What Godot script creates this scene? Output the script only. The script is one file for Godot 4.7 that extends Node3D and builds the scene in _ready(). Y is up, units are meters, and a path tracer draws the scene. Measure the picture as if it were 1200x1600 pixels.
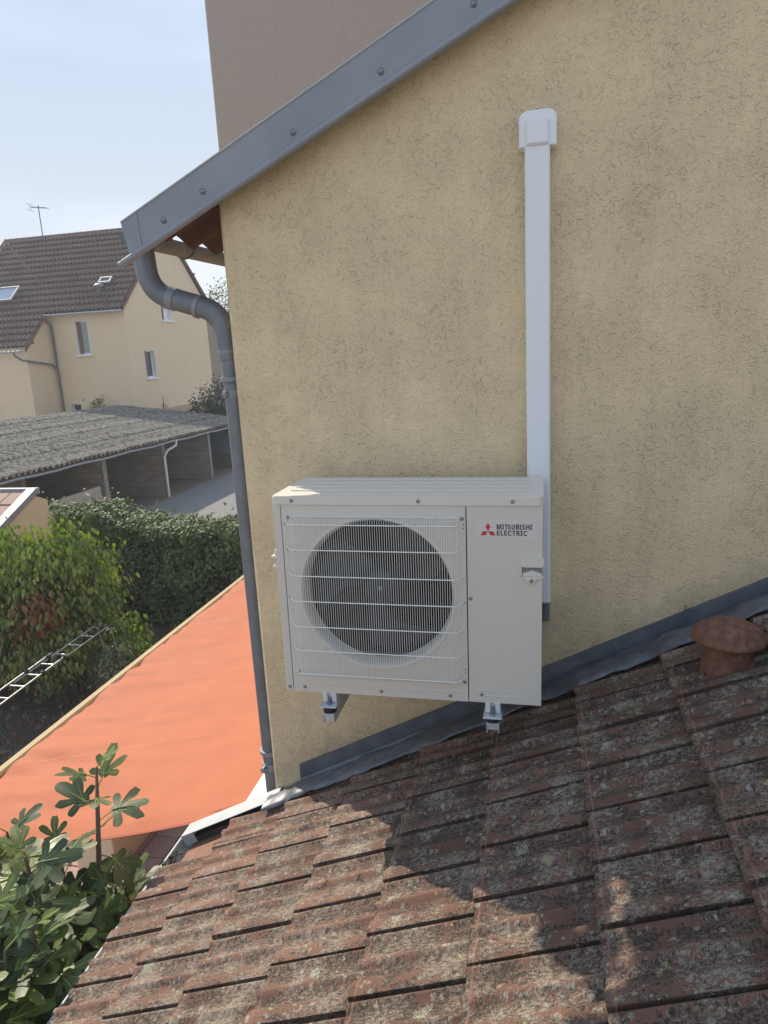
extends Node3D
# A white outdoor unit on a rendered yellow gable, seen from the neighbouring tiled roof. Metres; x right along the wall, y up, the wall is the plane z = 0.

const GROUND := -4.0
const PITCH := 0.4636          # roof pitch, atan(0.5)
var rng := RandomNumberGenerator.new()
var taken := {}
var M := {}


# ---------------------------------------------------------------- mesh builder
class Mb:
	var s := SurfaceTool.new()
	var t := Transform3D.IDENTITY

	func _init() -> void:
		s.begin(Mesh.PRIMITIVE_TRIANGLES)
		s.set_smooth_group(-1)

	func smooth(g: int) -> void:
		s.set_smooth_group(g)

	func tri(a: Vector3, b: Vector3, c: Vector3) -> void:
		s.add_vertex(t * a)
		s.add_vertex(t * c)
		s.add_vertex(t * b)

	func quad(a: Vector3, b: Vector3, c: Vector3, d: Vector3) -> void:
		tri(a, b, c)
		tri(a, c, d)

	func triuv(p: Array, u: Array) -> void:
		for i in [0, 2, 1]:
			s.set_uv(u[i])
			s.add_vertex(t * p[i])

	func quaduv(p: Array, u: Array) -> void:
		triuv([p[0], p[1], p[2]], [u[0], u[1], u[2]])
		triuv([p[0], p[2], p[3]], [u[0], u[2], u[3]])

	# a convex face turned away from c
	func face(p: Array, c: Vector3) -> void:
		var n: Vector3 = (p[1] - p[0]).cross(p[2] - p[0])
		var q := p.duplicate()
		if n.dot(p[0] - c) < 0:
			q.reverse()
		for i in range(1, q.size() - 1):
			tri(q[0], q[i], q[i + 1])

	func box(lo: Vector3, hi: Vector3, ch := 0.0) -> void:
		var c := (lo + hi) / 2
		var h := (hi - lo) / 2
		ch = minf(ch, minf(h.x, minf(h.y, h.z)) * 0.9)
		for a in 3:
			for sg in [-1, 1]:
				var b := (a + 1) % 3
				var e := (a + 2) % 3
				var p := []
				for k in [[-1, -1], [1, -1], [1, 1], [-1, 1]]:
					p.append(_cp(c, h, ch, a, b, e, sg, k[0], k[1]))
				face(p, c)
				if ch > 0:
					for sb in [-1, 1]:
						face([_cp(c, h, ch, a, b, e, sg, sb, -1), _cp(c, h, ch, a, b, e, sg, sb, 1), _cp(c, h, ch, b, e, a, sb, 1, sg), _cp(c, h, ch, b, e, a, sb, -1, sg)], c)
		if ch > 0:
			for x in [-1, 1]:
				for y in [-1, 1]:
					for z in [-1, 1]:
						face([_cp(c, h, ch, 0, 1, 2, x, y, z), _cp(c, h, ch, 1, 2, 0, y, z, x), _cp(c, h, ch, 2, 0, 1, z, x, y)], c)

	func _cp(c: Vector3, h: Vector3, ch: float, a: int, b: int, e: int, sa: float, sb: float, se: float) -> Vector3:
		var v := c
		v[a] += sa * h[a]
		v[b] += sb * (h[b] - ch)
		v[e] += se * (h[e] - ch)
		return v

	# an outline in x, y pushed from z0 to z1
	func prism(outline: PackedVector2Array, z0: float, z1: float) -> void:
		var o := outline
		if Geometry2D.is_polygon_clockwise(o):
			o = outline.duplicate()
			o.reverse()
		var ix := Geometry2D.triangulate_polygon(o)
		for i in range(0, ix.size(), 3):
			var a := o[ix[i]]
			var b := o[ix[i + 1]]
			var c := o[ix[i + 2]]
			if (b - a).cross(c - a) < 0:
				var sw := b
				b = c
				c = sw
			tri(Vector3(a.x, a.y, z1), Vector3(b.x, b.y, z1), Vector3(c.x, c.y, z1))
			tri(Vector3(a.x, a.y, z0), Vector3(c.x, c.y, z0), Vector3(b.x, b.y, z0))
		for i in o.size():
			var a := o[i]
			var b := o[(i + 1) % o.size()]
			quad(Vector3(a.x, a.y, z0), Vector3(b.x, b.y, z0), Vector3(b.x, b.y, z1), Vector3(a.x, a.y, z1))

	func tube(pts: Array, r: Variant, n := 10, caps := true) -> void:
		var rings := []
		var up := Vector3.UP
		for i in pts.size():
			var d: Vector3 = (pts[mini(i + 1, pts.size() - 1)] - pts[maxi(i - 1, 0)]).normalized()
			if i == 0 and absf(d.dot(up)) > 0.9:
				up = Vector3.RIGHT
			var x := up.cross(d).normalized()
			up = d.cross(x)
			var ring := []
			var rad: float = r[i] if r is Array else r
			for k in n:
				ring.append(pts[i] + (x * cos(TAU * k / n) + up * sin(TAU * k / n)) * rad)
			rings.append(ring)
		s.set_smooth_group(3 if n > 5 else -1)
		for i in rings.size() - 1:
			for k in n:
				var l := (k + 1) % n
				quad(rings[i][k], rings[i][l], rings[i + 1][l], rings[i + 1][k])
		s.set_smooth_group(-1)
		if caps:
			for k in range(1, n - 1):
				tri(rings[0][0], rings[0][k + 1], rings[0][k])
				var e: Array = rings[-1]
				tri(e[0], e[k], e[k + 1])

	# profile of (radius, height), bottom to top
	func lathe(profile: Array, n := 24) -> void:
		s.set_smooth_group(4)
		for i in profile.size() - 1:
			var a: Vector2 = profile[i]
			var b: Vector2 = profile[i + 1]
			for k in n:
				var p := TAU * k / n
				var q := TAU * (k + 1) / n
				var v := [Vector3(a.x * cos(p), a.y, -a.x * sin(p)), Vector3(a.x * cos(q), a.y, -a.x * sin(q)), Vector3(b.x * cos(q), b.y, -b.x * sin(q)), Vector3(b.x * cos(p), b.y, -b.x * sin(p))]
				if a.x > 1e-5:
					tri(v[0], v[1], v[2])
				if b.x > 1e-5:
					tri(v[0], v[2], v[3])
		s.set_smooth_group(-1)

	func done() -> ArrayMesh:
		s.generate_normals()
		return s.commit()


# ---------------------------------------------------------------- naming
func numbered(parent: Node, called: String) -> String:
	var key := str(parent.get_instance_id()) + called
	var n: int = taken.get(key, 0)
	taken[key] = n + 1
	return called if n == 0 else "%s_%03d" % [called, n]


func put(o: Node3D, called: String, parent: Node = self) -> Node3D:
	o.name = numbered(parent, called)
	parent.add_child(o, true)
	return o


func obj(called: String, mesh: Variant, m: Material, parent: Node = self) -> MeshInstance3D:
	var o := MeshInstance3D.new()
	o.mesh = mesh.done() if mesh is Mb else mesh
	o.material_override = m
	put(o, called, parent)
	return o


func tag(o: Node, label: String, category: String, group := "") -> Node:
	o.set_meta("label", label)
	o.set_meta("category", category)
	if group:
		o.set_meta("group", group)
	return o


func thing(called: String, label: String, category: String, at := Vector3.ZERO, group := "") -> Node3D:
	var o := Node3D.new()
	o.position = at
	put(o, called)
	tag(o, label, category, group)
	return o


func struct(o: Node) -> Node:
	o.set_meta("kind", "structure")
	return o


func stuff(o: Node) -> Node:
	o.set_meta("kind", "stuff")
	return o


# many copies of one mesh as one part
func many(called: String, mesh: Mesh, m: Material, xf: Array, cols: Array, parent: Node = self) -> MultiMeshInstance3D:
	var mm := MultiMesh.new()
	mm.transform_format = MultiMesh.TRANSFORM_3D
	mm.use_colors = true
	mm.mesh = mesh
	mm.instance_count = xf.size()
	for i in xf.size():
		mm.set_instance_transform(i, xf[i])
		mm.set_instance_color(i, cols[i])
	var o := MultiMeshInstance3D.new()
	o.multimesh = mm
	o.material_override = m
	put(o, called, parent)
	stuff(o)
	return o


# ---------------------------------------------------------------- materials
func lin(r: float, g: float, b: float) -> Color:
	return Color(r, g, b).linear_to_srgb()


func mat(c: Color, rough := 0.8, metal := 0.0) -> StandardMaterial3D:
	var m := StandardMaterial3D.new()
	m.albedo_color = c
	m.roughness = rough
	m.metallic = metal
	return m


func noise(seed_: int, freq: float, oct := 4, kind := FastNoiseLite.TYPE_SIMPLEX_SMOOTH) -> FastNoiseLite:
	var n := FastNoiseLite.new()
	n.noise_type = kind
	n.seed = seed_
	n.frequency = freq
	n.fractal_octaves = oct
	return n


# a mottled surface, laid on from three sides: colours run from dark to light patches, per metre scale
func mottled(stops: Array, rough := 0.8, metal := 0.0, per_m := 1.0, seed_ := 1, freq := 0.01, bump := 0.0, size := 512) -> StandardMaterial3D:
	var t := NoiseTexture2D.new()
	t.width = size
	t.height = size
	t.seamless = true
	t.noise = noise(seed_, freq, 6)
	var g := Gradient.new()
	g.offsets = PackedFloat32Array([])
	var off := PackedFloat32Array()
	var col := PackedColorArray()
	for s in stops:
		off.append(s[0])
		col.append(lin(s[1], s[2], s[3]))
	g.offsets = off
	g.colors = col
	t.color_ramp = g
	var m := mat(Color.WHITE, rough, metal)
	m.albedo_texture = t
	m.uv1_triplanar = true
	m.uv1_world_triplanar = true
	m.uv1_scale = Vector3.ONE * per_m
	if bump > 0:
		var h := NoiseTexture2D.new()
		h.width = size
		h.height = size
		h.seamless = true
		h.noise = noise(seed_ + 50, freq * 4, 4)
		m.heightmap_enabled = true
		m.heightmap_texture = h
		m.heightmap_scale = bump
	return m


func leafy(rough := 0.45, back := 0.5) -> StandardMaterial3D:
	var m := mat(Color.WHITE, rough)
	m.vertex_color_use_as_albedo = true
	m.backlight_enabled = true
	m.backlight = Color(back * 0.8, back, back * 0.35)
	return m


func bytes_of(n: FastNoiseLite, size: int) -> PackedByteArray:
	return n.get_image(size, size, false, false, true).get_data()


func sb(v: float) -> int:  # linear to an sRGB byte
	v = clampf(v, 0.0, 1.0)
	return int(255.0 * (12.92 * v if v < 0.0031308 else 1.055 * pow(v, 0.41667) - 0.055))


# scratched roughcast: short crooked grooves torn by the grains, dirt settled in them
func render_wall() -> StandardMaterial3D:
	var S := 2048
	var h := PackedByteArray()
	h.resize(S * S)
	h.fill(170)
	var big := bytes_of(noise(11, 0.004, 4), S)
	var mid := bytes_of(noise(12, 0.02, 4), S)
	var fine := bytes_of(noise(13, 0.22, 3), S)
	rng.seed = 77
	for i in 85000:
		var x := rng.randf() * S
		var y := rng.randf() * S
		if mid[int(y) * S + int(x)] < rng.randi_range(20, 150):
			continue
		var a := rng.randf() * TAU
		var n := rng.randi_range(2, 10)
		var d := rng.randi_range(30, 110)
		var bend := rng.randf_range(-0.2, 0.2)
		var wide := rng.randf() < 0.2
		for k in n:
			x += cos(a) * 1.3
			y += sin(a) * 1.3
			a += bend + rng.randf_range(-0.35, 0.35)
			var px := posmod(int(x), S)
			var py := posmod(int(y), S)
			var q := py * S + px
			h[q] = mini(h[q], 170 - d)
			var q2 := py * S + (px + 1) % S
			h[q2] = mini(h[q2], 170 - (d if wide else d / 2))
			var q3 := ((py + 1) % S) * S + px
			h[q3] = mini(h[q3], 170 - (d if wide else d / 2))
	var c := PackedByteArray()
	c.resize(S * S * 3)
	var lut := []
	for i in 3:
		var l := PackedByteArray()
		l.resize(1024)
		var base: float = [0.705, 0.562, 0.352][i]
		for k in 1024:
			l[k] = sb(base * k / 640.0 + [0.0, 0.0, 0.004][i])
		lut.append(l)
	var lr: PackedByteArray = lut[0]
	var lg: PackedByteArray = lut[1]
	var lb: PackedByteArray = lut[2]
	for q in S * S:
		var wx := (q % S) * 3.2 / S - 0.5
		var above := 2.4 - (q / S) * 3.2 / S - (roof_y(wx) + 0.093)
		var stain := (big[q] - 128) * 0.5 + (mid[q] - 128) * 0.28 + (mid[(q / S / 9) * S + q % S] - 128) * 0.22
		var v := 640.0 + stain + (fine[q] - 128) * 0.9
		var groove := 170 - h[q]
		if groove > 0:
			v -= groove * (0.74 - stain * 0.014)
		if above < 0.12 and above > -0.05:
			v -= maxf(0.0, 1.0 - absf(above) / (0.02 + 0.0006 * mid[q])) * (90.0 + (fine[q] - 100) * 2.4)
		h[q] = clampi(h[q] + (fine[q] - 128) / 3, 0, 255)
		var k := clampi(int(v), 0, 1023)
		c[q * 3] = lr[k]
		c[q * 3 + 1] = lg[k]
		c[q * 3 + 2] = lb[k]
	var m := mat(Color.WHITE, 0.92)
	m.albedo_texture = ImageTexture.create_from_image(Image.create_from_data(S, S, false, Image.FORMAT_RGB8, c))
	m.heightmap_enabled = true
	m.heightmap_texture = ImageTexture.create_from_image(Image.create_from_data(S, S, false, Image.FORMAT_L8, h))
	m.heightmap_scale = 0.55
	return m


const TILE_X := -0.6725
const TILE_G := 0.2725
const TILE_Z := 0.1
const TILE_W := 0.1865

# clay with crusts of lichen: black and grey bands in the troughs, pale and yellow rosettes, bare clay where it flaked
func lichen_tiles() -> StandardMaterial3D:
	var S := 2048
	var span := 3.6
	var a := bytes_of(noise(21, 0.045, 5), S)
	var b := bytes_of(noise(22, 0.17, 3), S)
	var f := bytes_of(noise(23, 0.42, 2), S)
	var w := bytes_of(noise(24, 0.012, 3), S)
	var c := PackedByteArray()
	c.resize(S * S * 3)
	var h := PackedByteArray()
	h.resize(S * S)
	rng.seed = 5
	var cover := PackedFloat32Array()
	var tone := PackedFloat32Array()
	for i in 400:
		cover.append(rng.randf_range(-10, 14))
		tone.append(rng.randf_range(0.82, 1.18))
	var r2l := PackedByteArray()
	r2l.resize(4096)
	for i in 4096:
		r2l[i] = sb(i / 4096.0)
	for y in S:
		var z := y * span / S
		var kz := floori((z - TILE_Z) / TILE_W)
		var tz := (z - TILE_Z) / TILE_W - kz
		# trough under the joint and the hollow in the middle hold the crust
		var band := 36.0 * exp(-pow((tz - 0.20) / 0.13, 2)) + 22.0 * exp(-pow((tz - 0.62) / 0.09, 2)) - 26.0 * exp(-pow((tz - 0.44) / 0.06, 2)) - 18.0 * exp(-pow((tz - 0.84) / 0.08, 2))
		for x in S:
			var q := y * S + x
			var qa := y * S + int(x * 0.5)
			var wx := x * span / S - 0.9
			var ix := floori((wx - TILE_X) / TILE_G)
			var tx := (wx - TILE_X) / TILE_G - ix
			var id := posmod(ix * 17 + kz * 31, 400)
			# cleaner where the zinc strip and the wall keep the rain off
			var clean := 0.0
			var age_shade := 0.20 * smoothstep(0.05, 0.6, wx)  # older, crustier tiles to the right, with the wall's shade painted in as well
			if wx < 0.1:
				clean = maxf(0.0, 0.75 - z * 0.95 - maxf(0.0, wx + 0.4) * 1.2) * 130.0
			clean = maxf(clean, maxf(0.0, 0.30 - z) * 240.0 * (0.45 if wx > 0.3 else 1.0))
			var grow := (a[qa] - 128) * 0.75 + (b[q] - 128) * 0.65 + (f[q] - 128) * 0.30 + (w[q] - 128) * 0.5 + band + cover[id] - clean + 15.0
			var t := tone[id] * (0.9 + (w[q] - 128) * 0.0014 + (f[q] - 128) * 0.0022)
			t *= 1.0 - age_shade
			var r := 0.205 * t
			var g := 0.106 * t
			var bl := 0.073 * t
			var up := 120
			if grow > -4.0:
				var k := clampf((grow + 4.0) / 12.0, 0.0, 1.0)
				# the crust itself is grainy: black, grey and buff specks side by side
				var dark := clampf(0.50 - age_shade + (f[q] - 128) * 0.0075 + (b[qa] - 128) * 0.007 + (w[q] - 128) * 0.006 - band * 0.006, 0.0, 1.0)
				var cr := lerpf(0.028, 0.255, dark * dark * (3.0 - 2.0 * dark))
				k *= clampf(0.62 + (b[q] - 110) * 0.010, 0.3, 0.97)
				r = lerpf(r, cr, k)
				g = lerpf(g, cr * 0.87, k)
				bl = lerpf(bl, cr * 0.68, k)
				up = 120 + int(k * 50.0)
			if tz < 0.016 or tz > 0.95:
				r *= 0.5
				g *= 0.5
				bl *= 0.5
			if tx < 0.022:
				r = lerpf(r, 0.26, 0.6)
				g = lerpf(g, 0.115, 0.6)
				bl = lerpf(bl, 0.08, 0.6)
			c[q * 3] = r2l[clampi(int(r * 4096.0), 0, 4095)]
			c[q * 3 + 1] = r2l[clampi(int(g * 4096.0), 0, 4095)]
			c[q * 3 + 2] = r2l[clampi(int(bl * 4096.0), 0, 4095)]
			h[q] = clampi(up + (f[q] - 128) / 3 + (b[q] - 128) / 4, 0, 255)
	# rosettes
	for i in 8000:
		var x := rng.randi_range(4, S - 20)
		var y := rng.randi_range(4, S - 20)
		var kind := rng.randf()
		var rad := rng.randf_range(0.9, 3.2)
		var col := Vector3(0.34, 0.34, 0.29)
		if kind > 0.9:
			col = Vector3(0.42, 0.43, 0.15)
		elif kind > 0.7:
			col = Vector3(0.40, 0.40, 0.34)
		if i > 7940:
			rad = rng.randf_range(6, 13)
			col = Vector3(0.36, 0.40, 0.30)
		var n := int(rad) + 1
		for dy in range(-n, n + 1):
			for dx in range(-n, n + 1):
				var d := sqrt(dx * dx + dy * dy) + (f[(y * 37 + x * 11 + dx * 5 + dy * 9) % (S * S)] - 128) * 0.012 * rad
				if d > rad or x + dx < 0 or x + dx >= S or y + dy < 0 or y + dy >= S:
					continue
				var q := (y + dy) * S + x + dx
				var k := 0.75 if d > rad * 0.45 or rad < 2 else 0.4
				for e in 3:
					c[q * 3 + e] = int(lerpf(c[q * 3 + e], r2l[int(col[e] * 4096.0)], k))
				h[q] = mini(255, h[q] + 30)
	var m := mat(Color.WHITE, 0.93)
	m.albedo_texture = ImageTexture.create_from_image(Image.create_from_data(S, S, false, Image.FORMAT_RGB8, c))
	m.heightmap_enabled = true
	m.heightmap_texture = ImageTexture.create_from_image(Image.create_from_data(S, S, false, Image.FORMAT_L8, h))
	m.heightmap_scale = 0.22
	return m


func make_materials() -> void:
	M.wall = render_wall()
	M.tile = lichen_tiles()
	M.clean_tile = mottled([[0.2, 0.16, 0.075, 0.055], [0.8, 0.26, 0.12, 0.085]], 0.9, 0.0, 2.0, 3, 0.02)
	M.pipe = mottled([[0.2, 0.165, 0.18, 0.205], [0.8, 0.225, 0.24, 0.265]], 0.45, 0.25, 1.4, 29, 0.012, 0.03)
	M.under_tile = mottled([[0.2, 0.06, 0.034, 0.03], [0.8, 0.09, 0.05, 0.043]], 0.9, 0.0, 2.0, 28, 0.02)
	M.zinc = mottled([[0.2, 0.255, 0.268, 0.295], [0.8, 0.285, 0.298, 0.325]], 0.5, 0.2, 0.7, 4, 0.01)
	M.zinc_dark = mottled([[0.2, 0.11, 0.12, 0.137], [0.8, 0.155, 0.167, 0.187]], 0.5, 0.2, 1.4, 5, 0.012, 0.03)
	M.zinc_new = mottled([[0.25, 0.36, 0.385, 0.40], [0.8, 0.42, 0.44, 0.455]], 0.55, 0.1, 2.0, 6, 0.012)
	M.lead = mottled([[0.2, 0.085, 0.094, 0.108], [0.55, 0.12, 0.13, 0.147], [0.85, 0.185, 0.197, 0.215]], 0.45, 0.2, 1.6, 7, 0.012, 0.06)
	M.gutter_old = mottled([[0.2, 0.13, 0.145, 0.155], [0.8, 0.185, 0.20, 0.21]], 0.75, 0.0, 3.0, 8, 0.02)
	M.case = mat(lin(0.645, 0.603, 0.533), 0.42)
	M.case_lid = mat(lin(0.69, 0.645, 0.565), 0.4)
	M.wire = mat(lin(0.82, 0.80, 0.75), 0.4)
	M.black = mat(lin(0.012, 0.012, 0.013), 0.6)
	M.inside = mat(lin(0.008, 0.008, 0.009), 0.7)
	M.fin = mat(lin(0.014, 0.015, 0.016), 0.6)
	M.blade = mat(lin(0.024, 0.025, 0.028), 0.5)
	M.screw = mat(lin(0.27, 0.28, 0.30), 0.4, 0.6)
	M.galv = mat(lin(0.55, 0.58, 0.61), 0.4, 0.35)
	M.galv_white = mat(lin(0.66, 0.68, 0.69), 0.45, 0.1)
	M.rubber = mat(lin(0.02, 0.02, 0.022), 0.8)
	M.pvc = mat(lin(0.82, 0.83, 0.86), 0.35)
	M.foam = mat(lin(0.14, 0.145, 0.15), 0.9)
	M.red = mat(lin(0.56, 0.03, 0.05), 0.45)
	M.ink = mat(lin(0.025, 0.025, 0.035), 0.5)
	M.sticker = mat(lin(0.655, 0.625, 0.575), 0.35)
	M.terracotta = mottled([[0.2, 0.10, 0.043, 0.026], [0.5, 0.165, 0.072, 0.043], [0.85, 0.23, 0.115, 0.075]], 0.85, 0.0, 3.0, 9, 0.02, 0.06)
	M.taupe = mottled([[0.2, 0.425, 0.355, 0.295], [0.8, 0.455, 0.38, 0.315]], 0.92, 0.0, 0.8, 10, 0.03, 0.3)
	M.cream = mottled([[0.2, 0.71, 0.565, 0.385], [0.8, 0.74, 0.59, 0.405]], 0.92, 0.0, 0.2, 11, 0.01)
	M.far_tile = mottled([[0.2, 0.115, 0.072, 0.056], [0.55, 0.16, 0.105, 0.083], [0.85, 0.22, 0.155, 0.127]], 0.8, 0.0, 0.35, 12, 0.03)
	M.wood = mottled([[0.2, 0.17, 0.07, 0.042], [0.8, 0.24, 0.105, 0.064]], 0.7, 0.0, 3.0, 13, 0.02)
	M.white = mat(lin(0.76, 0.76, 0.75), 0.5)
	M.fibro = mottled([[0.25, 0.05, 0.043, 0.035], [0.42, 0.12, 0.106, 0.088], [0.55, 0.22, 0.20, 0.172], [0.85, 0.31, 0.285, 0.25]], 0.95, 0.0, 0.3, 14, 0.02, 0.3)
	M.block = [mottled([[0.2, 0.30, 0.27, 0.235], [0.8, 0.42, 0.38, 0.335]], 0.95, 0.0, 1.0, 15, 0.03), mottled([[0.2, 0.25, 0.225, 0.195], [0.8, 0.37, 0.33, 0.29]], 0.95, 0.0, 1.0, 16, 0.03)]
	M.mortar = mat(lin(0.16, 0.14, 0.12), 0.95)
	M.concrete = mottled([[0.2, 0.22, 0.20, 0.175], [0.8, 0.31, 0.285, 0.25]], 0.95, 0.0, 0.7, 17, 0.02)
	M.gravel = mottled([[0.2, 0.12, 0.115, 0.115], [0.5, 0.24, 0.235, 0.23], [0.8, 0.37, 0.36, 0.345]], 0.95, 0.0, 1.2, 18, 0.09, 1.2)
	M.soil = mottled([[0.2, 0.06, 0.042, 0.033], [0.55, 0.12, 0.088, 0.068], [0.85, 0.20, 0.155, 0.125]], 0.95, 0.0, 0.9, 19, 0.05, 3.0)
	M.far_ground = mottled([[0.2, 0.24, 0.21, 0.16], [0.8, 0.34, 0.31, 0.25]], 0.95, 0.0, 0.05, 27, 0.02)
	M.slab = [mottled([[0.2, 0.30, 0.185, 0.155], [0.8, 0.38, 0.245, 0.21]], 0.8, 0.0, 2.0, 20, 0.02), mottled([[0.2, 0.34, 0.22, 0.19], [0.8, 0.41, 0.28, 0.24]], 0.8, 0.0, 2.0, 21, 0.02)]
	M.grout = mat(lin(0.12, 0.09, 0.08), 0.95)
	M.alu = mat(lin(0.42, 0.425, 0.43), 0.4, 0.5)
	M.bark = mottled([[0.2, 0.06, 0.04, 0.03], [0.8, 0.14, 0.10, 0.075]], 0.9, 0.0, 6.0, 22, 0.03)
	M.fig_bark = mat(lin(0.17, 0.12, 0.095), 0.8)
	M.petiole = mat(lin(0.30, 0.33, 0.10), 0.6)
	M.leaf = leafy(0.5, 0.9)
	M.ivy = leafy(0.68, 0.6)
	M.canvas = awning_cloth()
	M.beige = mat(lin(0.46, 0.35, 0.20), 0.8)
	M.glass = mat(lin(0.05, 0.06, 0.07), 0.08)
	M.sky_glass = mat(lin(0.42, 0.47, 0.53), 0.1, 0.6)
	M.curtain = mat(lin(0.30, 0.35, 0.34), 0.8)
	M.tarp = mat(lin(0.10, 0.13, 0.18), 0.5)
	M.ply = mottled([[0.2, 0.38, 0.33, 0.27], [0.8, 0.46, 0.41, 0.335]], 0.85, 0.0, 0.7, 23, 0.01)
	M.dirt_floor = mottled([[0.2, 0.12, 0.085, 0.065], [0.8, 0.24, 0.18, 0.145]], 0.95, 0.0, 0.8, 24, 0.03)


func awning_cloth() -> StandardMaterial3D:
	var m := mottled([[0.25, 0.40, 0.100, 0.034], [0.75, 0.43, 0.115, 0.042]], 0.75, 0.0, 0.6, 25, 0.01)
	m.backlight_enabled = true
	m.backlight = Color(0.35, 0.10, 0.04)
	return m


# ---------------------------------------------------------------- scene
func _ready() -> void:
	rng.seed = 1
	var cam := Camera3D.new()
	cam.keep_aspect = Camera3D.KEEP_HEIGHT
	cam.fov = 71.77
	cam.near = 0.05
	cam.far = 900.0
	cam.transform = Transform3D(Basis(Vector3(0.9768, -0.0528, -0.2075), Vector3(0.0039, 0.9737, -0.2281), Vector3(0.2141, 0.2220, 0.9512)).orthonormalized(), Vector3(0.836, 1.101, 2.479))
	put(cam, "camera")
	cam.current = true

	var env := Environment.new()
	env.background_mode = Environment.BG_SKY
	env.tonemap_mode = Environment.TONE_MAPPER_LINEAR
	env.tonemap_exposure = 1.75
	env.sdfgi_enabled = true
	env.ssao_enabled = true
	env.ssil_enabled = true
	env.fog_enabled = true
	env.fog_density = 0.0022
	env.fog_light_color = Color(0.86, 0.88, 0.90)
	var sm := ProceduralSkyMaterial.new()
	sm.sky_top_color = lin(0.265, 0.36, 0.51)
	sm.sky_horizon_color = lin(0.53, 0.55, 0.57)
	sm.sky_curve = 0.25
	sm.ground_horizon_color = lin(0.40, 0.38, 0.35)
	sm.ground_bottom_color = lin(0.16, 0.14, 0.12)
	sm.sun_angle_max = 20.0
	sm.sun_curve = 0.1
	sm.sky_cover = clouds()
	sm.sky_cover_modulate = Color(0.45, 0.45, 0.46, 1.0)
	var sky := Sky.new()
	sky.sky_material = sm
	env.sky = sky
	var we := WorldEnvironment.new()
	we.environment = env
	we.name = "surroundings"
	add_child(we)

	var sun := DirectionalLight3D.new()
	sun.light_color = Color(1.0, 0.95, 0.86)
	sun.light_energy = 1.08
	sun.light_angular_distance = 0.5
	sun.shadow_enabled = true
	put(sun, "sun")
	sun.look_at_from_position(Vector3.ZERO, Vector3(1.0, -1.04, 0.87))

	make_materials()
	grounds()
	yellow_house()
	lower_roof()
	tall_building()
	garages()
	far_house()
	outbuilding()
	far_things()
	hedge()
	flashing()
	zinc_strip()
	trunking()
	brackets()
	unit()
	vent()
	awning()
	bush()
	ladder_and_rose()
	fig_tree()
	small_things()


func clouds() -> ImageTexture:
	var w := 1024
	var h := 512
	var n := noise(41, 1.0, 5)
	n.frequency = 1.6
	var n2 := noise(42, 1.0, 3)
	n2.frequency = 0.7
	var im := Image.create(w, h, false, Image.FORMAT_RGBA8)
	for y in h:
		var el := (0.5 - (y + 0.5) / h) * PI
		if el < 0:
			continue
		for x in w:
			var az := (x + 0.5) / w * TAU
			var d := Vector3(cos(el) * cos(az), sin(el) * 2.6, cos(el) * sin(az))
			var v := n.get_noise_3dv(d * Vector3(1.0, 1.6, 1.0)) * 0.6 + n2.get_noise_3dv(d) * 0.6
			var k := clampf(v * 2.2 + 0.14, 0.0, 1.0)
			im.set_pixel(x, y, Color(1, 1, 1, k * 0.55))
	return ImageTexture.create_from_image(im)


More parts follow.
